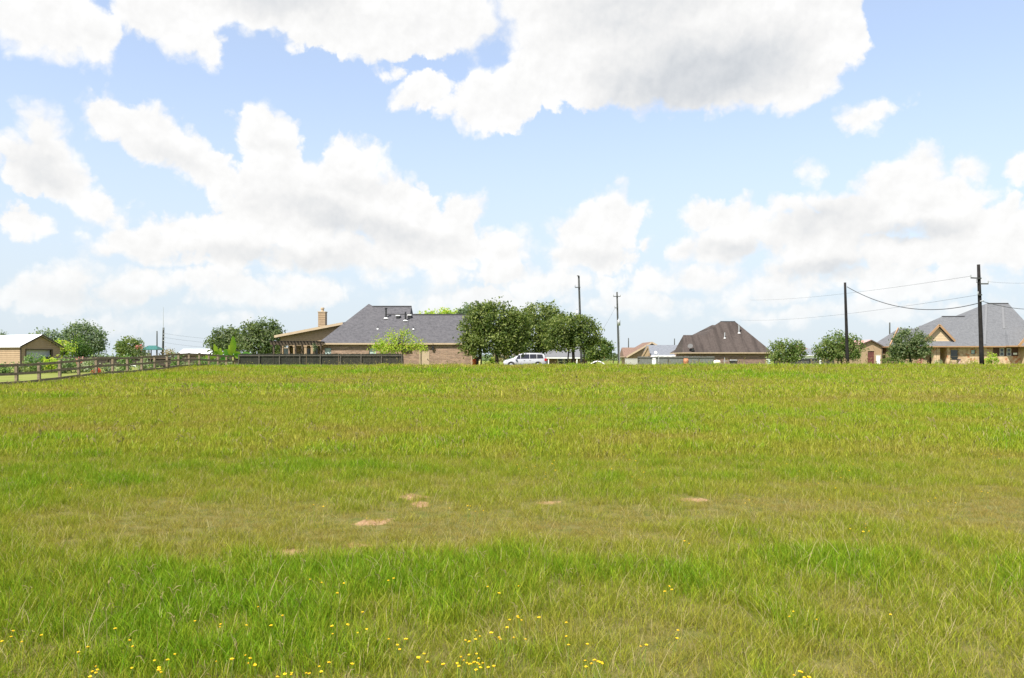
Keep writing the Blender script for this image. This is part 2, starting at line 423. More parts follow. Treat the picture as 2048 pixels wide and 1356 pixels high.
M_dark_wood = mat('dark_wood', (.046, .046, .036), (.027, .029, .022), 4.0, .95, .1, bump=.4, bscale=20)
M_brown_wood = mat('brown_wood', (.11, .085, .06), (.07, .058, .045), 4.0, .95, .1, bump=.4, bscale=20)
M_rail = mat('rail_wood', (.26, .205, .14), (.155, .125, .085), 5.0, .95, .1, bump=.4, bscale=25)
M_pole = mat('pole_wood', (.016, .015, .015), (.026, .023, .021), 3.0, .9, .1)
M_polegrey = mat('pole_grey_wood', (.075, .077, .072), (.05, .053, .048), 3.0, .9, .1)
M_steel = mat('grey_steel', (.45, .46, .47), (.38, .39, .40), 3.0, .45, .5, .3)
M_black = mat('black_metal', (.018, .018, .019), (.03, .03, .03), 4.0, .5, .4)
M_wire = mat('wire', (.05, .05, .055), (.04, .04, .045), 4.0, .6)
M_maroon = mat('maroon_door', (.15, .055, .045), (.12, .045, .04), 2.0, .5)
M_redroof = mat('faded_red_metal', (.50, .25, .22), (.58, .34, .31), 1.0, .45, .4)
M_teal = mat('teal_plastic', (.03, .115, .10), (.038, .135, .12), 2.0, .5)


def hip_roof(x0, x1, y0, y1, ze, rx0, rx1, ry, rz, th=.16):
    """hip (or gable, when rx meets x) roof: eave rectangle, ridge segment, fascia band and underside"""
    b = MB()
    A = [(x0, y0), (x1, y0), (x1, y1), (x0, y1)]
    e = [(x, y, ze) for x, y in A]; u = [(x, y, ze - th) for x, y in A]; r0 = (rx0, ry, rz); r1 = (rx1, ry, rz)
    b.poly([e[0], e[1], r1, r0]); b.poly([e[1], e[2], r1]); b.poly([e[2], e[3], r0, r1]); b.poly([e[3], e[0], r0])
    for i in range(4): b.poly([u[i], u[(i + 1) % 4], e[(i + 1) % 4], e[i]], 1)
    b.poly(u[::-1], 1)
    return b


def gable_y(xl, zl, xr, zr, xR, zR, y0, y1, th=.18):
    """gable roof whose ridge runs away from the viewer: a bent slab"""
    b = MB(); b.prism_y([(xl, zl), (xl, zl - th), (xr, zr - th), (xR, zR - th), (xR, zR), (xr, zr)], y0, y1)
    return b


def window(parent, x0, x1, z0, z1, y, fm, pm, mull=True, fw=.07):
    b = MB()
    b.box(x0 - fw, x0, y - .04, y + .05, z0 - fw, z1 + fw); b.box(x1, x1 + fw, y - .04, y + .05, z0 - fw, z1 + fw)
    b.box(x0, x1, y - .04, y + .05, z1, z1 + fw); b.box(x0, x1, y - .06, y + .05, z0 - fw, z0)
    if mull:
        zc = (z0 + z1) / 2; b.box(x0, x1, y - .03, y + .03, zc - .025, zc + .025)
    w = b.build('window', fm, parent)
    p = MB(); p.box(x0, x1, y - .005, y + .02, z0, z1)
    q = p.build('pane', pm, w)
    q.matrix_parent_inverse = w.matrix_world.inverted() if False else Matrix.Identity(4)
    return w


def sub(o, parent):
    """parent o (built in world coordinates) under a part that was itself built in world coordinates"""
    o.parent = parent; o.matrix_parent_inverse = Matrix.Identity(4)
    return o


def siding(xf, z0, z1, y, pitch, m, parent, name='siding', lap=.022):
    """lapped boards on a wall facing the viewer; xf(z) gives the x range of a course"""
    b = MB(); z = z0
    while z < z1 - 1e-4:
        zt = min(z + pitch, z1); a, c = xf(z); a2, c2 = xf(zt)
        if c - a > .05:
            if c2 < a2: a2 = c2 = (a2 + c2) / 2
            b.poly([(a, y - lap, z), (c, y - lap, z), (c2, y, zt), (a2, y, zt)]); b.poly([(a, y, z), (c, y, z), (c, y - lap, z), (a, y - lap, z)])
        z = zt
    return b.build(name, m, parent, kind='stuff')


def pipe_vent(parent, px, py0, py1, D, r, cap=False, flash=True, m=None):
    b = MB(); x = X(px, D); z0, z1 = Z(py0, D), Z(py1, D)
    b.tube([(x, D, z0 - .3), (x, D, z1)], r, 8)
    if cap: b.tube([(x, D, z1), (x, D, z1 + .12)], r * 1.7, 8)
    v = b.build('roof_vent', m or M_black, parent)
    if flash:
        c = MB(); c.tube([(x, D - .03, z0 - .06), (x, D - .03, z0 + .06)], [r * 3.2, r * 1.3], 10); sub(c.build('flashing', M_white), v)


# ---- house A: long brown-brick house with charcoal hip roof, patio wing and chimney
D0 = 82.0; ze = Z(686, D0); t = .70
hA = thing('brick_house', 'long brown brick house with charcoal hip roof and tan chimney behind the dark plank fence', 'house', (X(790, D0), D0 + .5, gz(83)))
yp = on_slope(608, D0, ze, t); y2 = on_slope(613, D0, ze, t); y1 = on_slope(629, D0, ze, t)
xl = X(636, D0)
hip_roof(xl, X(842, D0) + 1.2, D0, 2 * yp - D0, ze, X(737, yp), X(738.5, yp), yp, Z(608, yp)).build('roof', [M_roofA, M_trim], hA)
o = .05
hip_roof(X(742, y2), X(823, y2), D0 + 1.2 + o, 2 * y2 - D0 + o, ze + 1.2 * t, X(742, y2), X(823, y2), y2 + o, Z(613, y2)).build('roof', [M_roofA, M_trim], hA)
hip_roof(X(700, D0), X(950, D0), D0 + .10, 2 * y1 - D0 + .1, ze, X(772, y1), X(948, y1), y1 + .10, Z(629, y1) - .02, .159).build('roof', [M_roofA, M_trim], hA)
b = MB(); b.beam((X(745, y2), y2 + .05, Z(613, y2) + .03), (X(823, y2), y2 + .05, Z(613, y2) + .03), .22, .10); b.build('ridge_cap', M_ridge, hA)
b = MB(); b.beam((X(774, y1), y1 + .1, Z(629, y1) + .02), (X(948, y1), y1 + .1, Z(629, y1) + .02), .22, .10); b.build('ridge_cap', M_ridge, hA)
yw = D0 + .34; zg = gz(83) - .3
wl, wr = X(645, yw), X(944, yw)
xd0, xd1 = X(842, yw), X(857.5, yw); zdoor = Z(694.5, yw)
wins = [(X(649, yw), X(662.5, yw)), (X(738, yw), X(752.5, yw))]; wz0, wz1 = Z(709, yw), Z(695.5, yw)
b = MB(); cuts = sorted([(a, c, wz0, wz1) for a, c in wins] + [(xd0, xd1, zg, zdoor)]); cx = wl
for a, c, z0, z1 in cuts:
    b.box(cx, a, yw, yw + .25, zg, ze - .16)
    if z0 > zg: b.box(a, c, yw, yw + .25, zg, z0)
    b.box(a, c, yw, yw + .25, z1, ze - .16); cx = c
b.box(cx, wr, yw, yw + .25, zg, ze - .16); b.box(wr - .25, wr, yw + .25, yw + 8.5, zg, ze - .16); b.box(wl, wl + .25, yw + .25, yw + 10, zg, ze - .16); b.box(wl + .25, wr - .25, yw + 8.2, yw + 8.45, zg, ze - .16)
b.build('wall', M_brickA, hA)
for a, c in wins: window(hA, a + .03, c - .03, wz0 + .03, wz1 - .03, yw + .10, M_brown_wood, M_blind, False, .05)
b = MB(); b.box(xd0, xd1, yw + .06, yw + .12, zg, zdoor); b.box(xd0 - .06, xd0, yw - .03, yw + .06, zg, zdoor + .07); b.box(xd1, xd1 + .06, yw - .03, yw + .06, zg, zdoor + .07)
b.box(xd0, xd1, yw - .03, yw + .06, zdoor, zdoor + .07)
dr = b.build('door', M_trim, hA)
b = MB(); b.tube([(xd1 - .12, yw - .03, gz(83) + .95), (xd1 - .12, yw + .07, gz(83) + .95)], .045, 8); sub(b.build('handle', M_black), dr)
b = MB(); x = X(866, yw); b.box(x - .09, x + .09, yw - .2, yw - .005, Z(700, yw), Z(694, yw)); b.box(x - .13, x + .13, yw - .24, yw - .001, Z(694, yw), Z(693, yw)); b.build('wall_lamp', M_black, hA)
b = MB(); x = X(812, yw); b.box(x - .5, x + .5, yw - .16, yw - .004, Z(699, yw), Z(694.5, yw)); b.box(x - .55, x + .55, yw - .18, yw - .006, Z(702, yw), Z(700.4, yw)); b.build('wall_vent', M_dark_wood, hA)
for px in (838.5, 943):
    b = MB(); b.box(X(px, yw) - .01, X(px, yw) + .08, yw - .08, yw - .003, zg, ze - .16); b.build('downpipe', M_trim, hA)
for px, pa, pb, cap in ((772, 636, 618, True), (811, 641, 624, False)): pipe_vent(hA, px, pa, pb, on_slope(pa, D0, ze, t), .09, cap)
for px, py in ((755.5, 657.5), (827, 658)): pipe_vent(hA, px, py, py - 4.5, on_slope(py, D0, ze, t), .04)
for px, py in ((796, 635), (819, 634)):
    D = on_slope(py, D0, ze, t); x = X(px, D); z = Z(py, D)
    b = MB(); b.box(x - .17, x + .17, D - .16, D + .3, z - .2, z + .16); b.box(x - .22, x + .22, D - .22, D + .3, z + .16, z + .26, 1)
    b.build('box_vent', [M_black, M_white], hA)
# patio wing: gable end in tan lap siding under a low roof, open porch below
yP = 86.0; xa, xb = X(552, yP), X(694, yP); za = Z(671.5, yP); sl = (Z(645, yP) - za) / (X(690, yP) - xa); zb = za + sl * (xb - xa)
gable_y(xa, za, xb, zb, xb + (xb - xa), za, yP - .55, yP + 8.0, .17).build('roof', M_roofA, hA)
b = MB(); b.beam((xa, yP - .60, za - .10), (X(688, yP), yP - .60, za + sl * (X(688, yP) - xa) - .10), .06, .26); b.beam((xa, yP - .55, za - .12), (xa, yP + 7.9, za - .12), .06, .2); b.build('fascia', M_trim, hA)
x0 = X(561, yP); zlo = Z(686, yP)
siding(lambda z: (max(x0, xa + (z + .2 - za) / sl + .05), xb), zlo, zb - .3, yP, .2, M_tan, hA)
b = MB()
b.mesh([(x0, yP + .02, zlo), (xb, yP + .02, zlo), (xb, yP + .02, zb - .22), (x0, yP + .02, za + sl * (x0 - xa) - .22)], [(0, 1, 2, 3)])
b.box(x0, xb, yP - .06, yP + .3, zlo - .28, zlo); b.build('beam', M_tan, hA)
b = MB(); b.box(x0, xb, yP + 3.6, yP + 3.8, zg, zlo); b.box(x0, x0 + .15, yP + 3.0, yP + 3.6, zg, zlo); b.build('porch_wall', M_brickA, hA)
for a, c in ((568, 583), (612, 623), (628, 636)):
    window(hA, X(a, yP + 3.6), X(c, yP + 3.6), gz(86) + .15, gz(86) + 2.2, yP + 3.55, M_trim, M_glass)
for px in (564, 589, 611, 624):
    b = MB(); x = X(px, yP); b.box(x - .13, x + .13, yP - .05, yP + .21, zg, zlo - .28); b.box(x - .17, x + .17, yP - .09, yP + .25, zlo - .42, zlo - .281); b.build('porch_post', M_tan, hA)
yc = 89.0; b = MB(); x0, x1 = X(638, yc), X(652, yc); zc = Z(625, yc)
b.box(x0, x1, yc - .4, yc + .5, Z(662, yc) - .4, zc); ch = b.build('chimney', M_tan, hA)
b = MB(); b.box(x0 - .05, x1 + .05, yc - .45, yc + .55, zc, zc + .1); b.tube([((x0 + x1) / 2, yc, zc + .08), ((x0 + x1) / 2, yc, zc + .34), ((x0 + x1) / 2, yc, zc + .40), ((x0 + x1) / 2, yc, zc + .54)], [.16, .16, .22, .2], 10); sub(b.build('chimney_cap', M_trim), ch)
sd = []
b = MB(); z = Z(662, yc) - .3
while z < zc - .05:
    b.poly([(x0 - .004, yc - .43, z), (x1 + .004, yc - .43, z), (x1 + .004, yc - .404, z + .2), (x0 - .004, yc - .404, z + .2)]); b.poly([(x0, yc - .402, z), (x1, yc - .402, z), (x1, yc - .43, z), (x0, yc - .43, z)]); z += .2
sub(b.build('siding', M_tan, kind='stuff'), ch)

# pergola beside the patio
yg = 80.0; pg = thing('pergola', 'weathered wooden pergola with vines beside the patio of the brick house', 'pergola', (X(595, yg), yg, gz(yg)))
zt = Z(687.5, yg)
for k, yy in enumerate((yg - .9, yg + 1.6)):
    b = MB(); b.beam((X(546, yg), yy, zt), (X(640, yg), yy, zt), .07, .24); b.build('beam', M_brown_wood, pg)
    for px in (553, 596, 634):
        b = MB(); x = X(px, yg); b.box(x - .075, x + .075, yy - .075, yy + .075, gz(yg) - .1, zt - .12); b.build('post', M_brown_wood, pg)
for k in range(15):
    x = X(549 + k * 6.4, yg); b = MB(); b.beam((x, yg - 1.5, zt + .19), (x, yg + 2.2, zt + .19), .045, .15); b.build('rafter', M_brown_wood, pg)

# ---- house D: brown hip roof, dark brick
D0 = 140.0; ze = Z(705, D0); t = .80; zg = gz(140) - .3
hD = thing('brick_house', 'dark brick house with streaked brown hip roof behind the grey fence', 'house', (X(1450, D0), D0 + .5, gz(D0)))
yp = on_slope(643, D0, ze, t); y1 = on_slope(670, D0, ze, t)
hip_roof(X(1372, D0), X(1546, D0), D0, 2 * yp - D0, ze, X(1441, yp), X(1470, yp), yp, Z(643, yp)).build('roof', [M_roofD, M_trim], hD)
hip_roof(X(1365, D0), X(1440, D0), D0 + .12, 2 * y1 - D0, ze, X(1367, y1), X(1440, y1), y1 + .1, Z(670, y1)).build('roof', [M_roofD, M_trim], hD)
hip_roof(X(1395, 152), X(1470, 152), 149.5, 160, Z(655, 149.5) - 1.5, X(1424, 153), X(1450, 153), 153, Z(650, 153)).build('roof', [M_roofD, M_trim], hD)
b = MB(); b.beam((X(1441, yp), yp, Z(643, yp) + .02), (X(1470, yp), yp, Z(643, yp) + .02), .25, .1); b.build('ridge_cap', M_ridge, hD)
yw = D0 + .6; b = MB(); b.box(X(1370, yw), X(1541, yw), yw, yw + 9, zg, ze - .16); b.build('wall', M_brickD, hD)
b = MB(); yy = y1
b.mesh([(X(1366, D0) - .02, D0 + .8, ze - .1), (X(1366, D0) - .02, 2 * y1 - D0 - .8, ze - .1), (X(1367, y1) - .02, y1, Z(670, y1) - .4)], [(0, 1, 2)]); b.build('gable', M_orange, hD)
window(hD, X(1540.5, yw) - .6, X(1540.5, yw) - .1, gz(140) + .8, gz(140) + 1.7, yw - .03, M_white, M_blind, False)
pipe_vent(hD, 1478, 666, 651, on_slope(665, D0, ze, t), .11, True, True, M_steel); pipe_vent(hD, 1449.5, 676, 665, on_slope(676, D0, ze, t), .08, False, True, M_steel)
# satellite dish on its roof
D = on_slope(699, D0, ze, t) - .3; b = MB(); x = X(1381, D); z = Z(699, D)
b.tube([(x, D, z - .6), (x, D, z + .5)], .05, 6); b.tube([(x - .1, D - .25, z + .62), (x - .05, D - .1, z + .52)], [.46, .2], 14); b.tube([(x + .25, D - .1, z - .2), (x + .45, D - .4, z + .3)], .05, 6); b.box(x + .1, x + .55, D - .35, D, z - .25, z + .2)
b.build('satellite_dish', M_black, hD)

# ---- house C: small houses beyond the grey fence
D0 = 175.0; zg = gz(D0) - .3
hC = thing('tan_house', 'distant tan gabled house with rust roof left of the brown roofed house', 'house', (X(1285, D0), D0, gz(D0)))
zE = Z(713, D0); zA = Z(683.5, D0 - .6)
gable_y(X(1252, D0), zE, X(1303, D0), zA, X(1354, D0), zE, D0 - .6, D0 + 12, .3).build('roof', M_roofC, hC)
b = MB(); b.prism_y([(X(1257, D0), zg), (X(1349, D0), zg), (X(1349, D0), zE), (X(1303, D0), zA - .5), (X(1257, D0), zE)], D0, D0 + 11); b.build('wall', M_tan, hC)
b = MB(); b.beam((X(1252, D0), D0 - .64, zE - .15), (X(1303, D0), D0 - .64, zA - .15), .08, .34); b.beam((X(1303, D0), D0 - .64, zA - .15), (X(1354, D0), D0 - .64, zE - .15), .08, .34); b.build('fascia', M_trim, hC)
hip_roof(X(1250, D0), X(1292, D0), D0 + 2, D0 + 10, Z(713, D0), X(1251, D0), X(1290, D0), D0 + 6, Z(695, D0 + 6)).build('roof', [M_roofC, M_trim], hC)
D0 = 165.0
hC2 = thing('grey_roof_house', 'low house with slate grey roof between the tan gable and brown roofed house', 'house', (X(1335, D0), D0, gz(D0)))
hip_roof(X(1297, D0), X(1366, D0), D0, D0 + 8.5, Z(711.5, D0), X(1300, D0), X(1366, D0), D0 + 4.2, Z(690, D0 + 4.2)).build('roof', [M_roofG, M_orange], hC2)
b = MB(); b.box(X(1299, D0), X(1364, D0), D0 + .5, D0 + 8, gz(D0) - .3, Z(711.5, D0) - .16); b.build('wall', M_tan, hC2)
b = MB(); b.beam((X(1284, D0), D0 - .1, Z(713, D0)), (X(1296, D0), D0 - .1, Z(692, D0)), .1, .3); b.beam((X(1296, D0), D0 - .1, Z(692, D0)), (X(1300, D0), D0 - .1, Z(713, D0)), .1, .3)
b.prism_y([(X(1285, D0), gz(D0)), (X(1299, D0), gz(D0)), (X(1299, D0), Z(712, D0)), (X(1295.7, D0), Z(694, D0)), (X(1285, D0), Z(712, D0))], D0, D0 + .3); b.build('gable', M_tan, hC2)
b = MB(); x = X(1311, 163); z = Z(706, 163); b.tube([(x, 163, gz(163)), (x, 163, z)], .05, 6); b.tube([(x, 162.7, z + .1), (x, 162.9, z + .05)], [.3, .1], 14); tag(b.build('satellite_dish', M_white), 'small white satellite dish above the white trailer roof', 'dish')
# house G: far roof between the two round shrubs
D0 = 230.0
hG = thing('far_house', 'far small house with brown and grey roof between two round green trees', 'house', (X(1620, D0), D0, gz(D0)))
hip_roof(X(1596, D0), X(1640, D0), D0, D0 + 14, Z(712, D0), X(1604, D0), X(1620, D0), D0 + 7, Z(689.5, D0 + 7)).build('roof', [M_roofC, M_white], hG)
hip_roof(X(1602, D0), X(1650, D0), D0 - 3, D0 + 8, Z(711, D0), X(1622, D0), X(1640, D0), D0 + 2, Z(697, D0 + 2)).build('roof', [M_roofG, M_white], hG)
b = MB(); b.box(X(1604, D0), X(1648, D0), D0 - 2.4, D0 + 12, gz(D0) - .3, Z(712.4, D0)); b.build('wall', M_white, hG)
# house H: seen under the oaks behind the van
D0 = 128.0
hH = thing('grey_house', 'low house with pale grey roof seen under the oaks behind the van', 'house', (X(1120, D0), D0, gz(D0)))
hip_roof(X(1062, D0), X(1180, D0), D0, D0 + 11, Z(715, D0), X(1075, D0), X(1165, D0), D0 + 5.5, Z(688, D0 + 5.5)).build('roof', [M_hipcap, M_white], hH)
b = MB(); b.box(X(1066, D0), X(1176, D0), D0 + 1.4, D0 + 10, gz(D0) - .3, Z(715, D0) - .16); b.build('wall', M_brickD, hH)
for a in (1117, 1131): window(hH, X(a, D0), X(a + 10, D0), gz(D0) + .6, gz(D0) + 1.9, D0 + 1.36, M_white, M_glass)
for a in (1097, 1136, 1154):
    b = MB(); x = X(a, D0); b.box(x - .08, x + .08, D0 + .1, D0 + .26, gz(D0) - .2, Z(715, D0) - .16); b.build('porch_post', M_white, hH)

# ---- house F: big stone-fronted house on the right
D0 = 105.0; ze = Z(692, D0); t = .78; zg = gz(105) - .3
hF = thing('stone_house', 'cream stone house with large grey shingle roof and porch at the right edge', 'house', (X(1950, D0), D0 + .5, gz(D0)))
yp = on_slope(607, D0, ze, t)
hip_roof(X(1862, D0), X(2095, D0), D0, 2 * yp - D0, ze, X(1973, yp), X(2017, yp), yp, Z(607, yp)).build('roof', [M_roofF, M_orange], hF)
yl = on_slope(633, D0, ze, t) + 1.5
hip_roof(X(1826, D0), X(1960, D0), D0 + 1.55, 2 * yl - D0 - 1.5, ze + .02, X(1884, yl), X(1940, yl), yl, Z(633, yl)).build('roof', [M_roofF, M_orange], hF)
yq = on_slope(649, D0, ze, t)
# left gable block
yk = on_slope(657, D0, ze, t) + 1.2
hip_roof(X(1775, D0 + 2), X(1850, D0 + 2), D0 + 1.3, 2 * yk - D0 - 1.3, ze, X(1797, yk), X(1850, yk), yk, Z(657, yk)).build('roof', [M_roofF, M_orange], hF)
b = MB(); a = Vector((X(1775, D0 + 2), D0 + 1.3, ze)); c = Vector((X(1797, yk), yk, Z(657, yk)))
b.beam(a + Vector((-.05, -.05, .02)), c + Vector((-.05, -.05, .05)), .12, .26); b.build('fascia', M_orange, hF)
b = MB(); b.box(X(1781, D0 + 2), X(1858, D0), D0 + 2.2, D0 + 10, zg, ze - .161); b.build('wall', M_tan, hF)
# porch gable (dormer) with tan siding
ax, az_ = X(1876, D0), Z(648.5, D0); b0x, b1x = X(1858, D0), X(1907, D0); zb0, zb1 = Z(671, D0), Z(681, D0)
xg0 = ax - (b1x - ax)
gable_y(xg0, zb1, ax, az_, b1x, zb1, D0 - .35, yq + 1.0, .2).build('roof', M_roofF, hF)
b = MB(); b.beam((xg0, D0 - .40, zb1 - .1), (ax, D0 - .40, az_ - .1), .1, .26); b.beam((ax, D0 - .40, az_ - .1), (b1x, D0 - .40, zb1 - .1), .1, .26); b.build('fascia', M_orange, hF)
hw = (b1x - ax) - .35; kk = (az_ - zb1) / (b1x - ax)
siding(lambda z: (ax - max(0, (az_ - .3 - z) / kk), ax + max(0, (az_ - .3 - z) / kk)), zb1 - .1, az_ - .45, D0 - .02, .2, mat('cream_siding', (.55, .42, .26), (.50, .38, .24), 2.0, .7), hF)
b = MB(); b.prism_y([(xg0 + .3, zb1 - .3), (b1x - .3, zb1 - .3), (ax, az_ - .35)], D0 + .02, D0 + 1.5); b.build('gable', M_tan, hF)
hip_roof(X(1846, D0), X(1909, D0), D0 - 1.6, D0 + 4, ze - .02, X(1854, D0), X(1903, D0), D0 + .3, Z(680, D0)).build('porch_roof', [M_roofF, M_orange], hF)
for (xa_, ya_, xb_, yb_) in ((1973, 609, 1969.5, 690), (2005, 612, 2008, 658)):
    da = on_slope(ya_, D0, ze, t); db = on_slope(yb_, D0, ze, t)
    b = MB(); b.beam(P(xa_, ya_, da) + Vector((0, 0, .03)), P(xb_, yb_, db) + Vector((0, 0, .03)), .26, .08); b.build('hip_cap', M_hipcap, hF)
for (xa_, ya_, xb_, dd) in ((1975, 607, 2016, 0), (1884, 633, 1930, 1.5)):
    da = on_slope(ya_, D0, ze, t) + dd; b = MB(); b.beam(P(xa_, ya_, da) + Vector((0, 0, .03)), P(xb_, ya_, da) + Vector((0, 0, .03)), .25, .1); b.build('ridge_cap', M_ridge, hF)
# right-hand cross gable: shingle slope with its own ridge
yr = on_slope(660, D0, ze, t)
hip_roof(X(2012, D0), X(2110, D0), D0 - .7, yr + 3, ze + .05, X(2010, yr), X(2110, yr), yr - .25, Z(659.5, yr)).build('roof', [M_roofF, M_orange], hF)
yw = D0 + .7; zt = ze - .165
b = MB()
wx = [(X(1901, yw), X(1917, yw), Z(727, yw), Z(699.5, yw)), (X(1942, yw), X(1951, yw), Z(708, yw), Z(699.5, yw)), (X(1986, yw), X(2037, yw), Z(712, yw), Z(694.5, yw))]
cx = X(1896, yw)
for a, c, z0, z1 in wx:
    b.box(cx, a, yw, yw + .3, zg, zt); b.box(a, c, yw, yw + .3, zg, z0); b.box(a, c, yw, yw + .3, z1, zt); cx = c
b.box(cx, X(2042, yw), yw, yw + .3, zg, zt); b.box(X(1895, yw), X(1896, yw) + .2, yw + .3, yw + 2.0, zg, zt); b.box(X(1856, yw), X(1895, yw), yw + 2.0, yw + 2.3, zg, zt)
b.build('wall', M_stone, hF)
b = MB(); b.box(X(1986, yw), X(2037, yw), yw + .12, yw + .2, Z(712, yw), Z(694.5, yw)); b.build('shutter_panel', mat('brown_panel', (.12, .065, .05), (.09, .05, .04), 3.0, .8), hF)
window(hF, X(1902, yw), X(1916, yw), Z(726, yw), Z(700, yw), yw + .12, M_trim, M_glass); window(hF, X(1943, yw), X(1950, yw), Z(707, yw), Z(700, yw), yw + .1, M_brown_wood, M_blind, False)
for a in (2001, 2015): window(hF, X(a, yw), X(a + 7, yw), Z(711, yw), Z(697, yw), yw + .10, M_white, M_glass, True, .05)
b = MB(); x0, x1 = X(1875, yw), X(1884, yw); b.box(x0, x1, yw + 1.93, yw + 1.99, zg, Z(696, yw)); dr = b.build('door', mat('dark_door', (.09, .035, .02), (.06, .025, .018), 3.0, .5), hF)
b = MB(); b.tube([(x1 - .1, yw + 1.86, gz(105) + 1), (x1 - .1, yw + 1.93, gz(105) + 1)], .05, 6); sub(b.build('handle', M_black), dr)
for px, w in ((1862, 5), (1868.5, 6.5), (1889, 6)):
    b = MB(); x = X(px, D0); hw = w / 2 / F * D0; b.box(x - hw, x + hw, D0 - 1.0, D0 - .4, zg, ze - .18); b.build('porch_pillar', M_stone, hF)
b = MB(); b.box(X(1891, D0), X(1902, D0), D0 - 1.3, D0 - .9, zg, Z(720, D0)); b.build('planter_wall', M_stone, hF)
for a, c in ((1813, 1818), (1831, 1837), (1842, 1851)):
    b = MB(); b.box(X(a, D0 - 3), X(c, D0 - 3), D0 - 3.3, D0 - 2.7, zg, Z(721, D0 - 3)); b.box(X(a, D0 - 3) - .05, X(c, D0 - 3) + .05, D0 - 3.35, D0 - 2.65, Z(721, D0 - 3), Z(720, D0 - 3)); b.build('garden_pier', M_stone, hF)
b = MB(); b.box(X(2042, yw), X(2120, yw), yw - 2.0, yw + 8, zg, ze + .02); b.prism_y([(X(2040, yw), ze + .03), (X(2120, yw), ze + .03), (X(2120, yw), ze + 3.0), (X(2080, yw), ze + 3.2)], yw - 1.99, yw + 2); b.build('wing_wall', mat('cream_siding', (.55, .42, .26)), hF)
b = MB(); b.beam((X(2037, yw - 2.2), yw - 2.25, ze - .05), (X(2085, yw - 2.2), yw - 2.25, ze + 3.6), .12, .3); b.build('fascia', M_orange, hF)
b = MB(); x = X(2030.5, yw - .05); b.box(x - .25, x + .25, yw - .06, yw - .01, Z(709.5, yw), Z(705.5, yw)); b.build('notice_board', M_white, hF)
# porch chair
pc = thing('porch_chair', 'pale armchair on the stone porch beside the large window', 'chair', (X(1909, D0), D0 - .3, gz(D0)))
b = MB(); x = X(1909, D0); z = gz(D0) + .45; b.box(x - .5, x + .3, D0 - .6, D0, z, z + .1); b.build('seat', M_black, pc)
b = MB(); b.mesh([(x + .15, D0 - .6, z + .1), (x + .3, D0 - .6, z + .1), (x + .55, D0 - .6, z + .85), (x + .42, D0 - .6, z + .85), (x + .15, D0, z + .1), (x + .3, D0, z + .1), (x + .55, D0, z + .85), (x + .42, D0, z + .85)],
       [(0, 1, 2, 3), (7, 6, 5, 4), (1, 0, 4, 5), (2, 1, 5, 6), (3, 2, 6, 7), (0, 3, 7, 4)]); b.build('backrest', mat('pink_fabric', (.50, .36, .33)), pc)
for sx in (-.46, .24):
    for sy in (-.56, -.06):
        b = MB(); b.box(x + sx, x + sx + .05, D0 + sy, D0 + sy + .05, gz(D0) - .02, z); b.build('leg', M_black, pc)

# ---- sheds
D0 = 108.0
sh = thing('tan_shed', 'tan metal shed with faded red roof and maroon roller door', 'shed', (X(1745, D0), D0, gz(D0)))
x0, xm, x1 = X(1722.5, D0), X(1741.5, D0), X(1763.5, D0); zE = Z(693, D0); zA = Z(681, D0); zg = gz(D0) - .2
b = MB(); b.prism_y([(x0, zg), (X(1735.5, D0), zg), (X(1735.5, D0), Z(702, D0)), (X(1748.5, D0), Z(702, D0)), (X(1748.5, D0), zg), (x1, zg), (x1, zE), (xm, zA - .1), (x0, Z(689, D0))], D0, D0 + 9)
b.build('wall', M_tan, sh)
b = MB(); b.prism_y([(x0 - .15, Z(689, D0) - .02), (xm, zA), (x1 + .15, zE - .02), (x1 + .15, zE + .06), (xm, zA + .1), (x0 - .15, Z(689, D0) + .06)], D0 - .25, D0 + 9.2)
rf = b.build('roof', M_redroof, sh)
b = MB(); b.mesh([(xm, D0 - .28, zA + .11), (x1 + .2, D0 - .28, zE + .07), (x1 + 2.6, D0 + 9, Z(681, D0) + .3), (xm + 1.0, D0 + 9, zA + .7)], [(0, 1, 2, 3)])
b = MB()
for k in range(7):
    zz0 = zg + (Z(702, D0) - zg) * k / 7; zz1 = zg + (Z(702, D0) - zg) * (k + 1) / 7
    b.box(X(1735.5, D0), X(1748.5, D0), D0 + .1, D0 + .16, zz0, zz1 - .03); b.box(X(1735.5, D0), X(1748.5, D0), D0 + .12, D0 + .16, zz1 - .03, zz1)
b.build('roller_door', M_maroon, sh)
b = MB(); b.beam((x0 - .1, D0 - .27, Z(689, D0)), (xm, D0 - .27, zA + .02), .04, .16); b.beam((xm, D0 - .27, zA + .02), (x1 + .1, D0 - .27, zE), .04, .16); b.box(x1 - .02, x1 + .1, D0 - .06, D0 + .08, zg, zE - .1); b.build('trim', M_brown_wood, sh)
b = MB(); x = X(1756.5, 106); b.box(x - .19, x + .19, 105.8, 106.2, gz(106), Z(711, 106)); b.box(x - .22, x + .22, 105.75, 106.25, Z(711, 106), Z(710.2, 106)); b.box(x - .14, x + .14, 105.77, 105.8, gz(106) + .3, Z(713, 106))
tag(b.build('utility_cabinet', M_white), 'narrow white cabinet standing by the tan shed with maroon door', 'cabinet')
# left garage, turned a little
D0 = 84.0
gr = thing('tan_garage', 'tan lap sided garage with white metal roof at the left edge', 'garage', (X(60, D0), D0, gz(D0)))
W_, L_ = 4.4, 9.0; zE = 2.75; zA = 3.75
def local(b, name, m, parent, rot, kind=None):
    o = b.build(name, m, None, kind=kind); o.parent = parent; return o
gr.rotation_euler = (0, 0, R(65)); gr.location = (X(47, D0), D0 - .5, gz(D0) - .25)
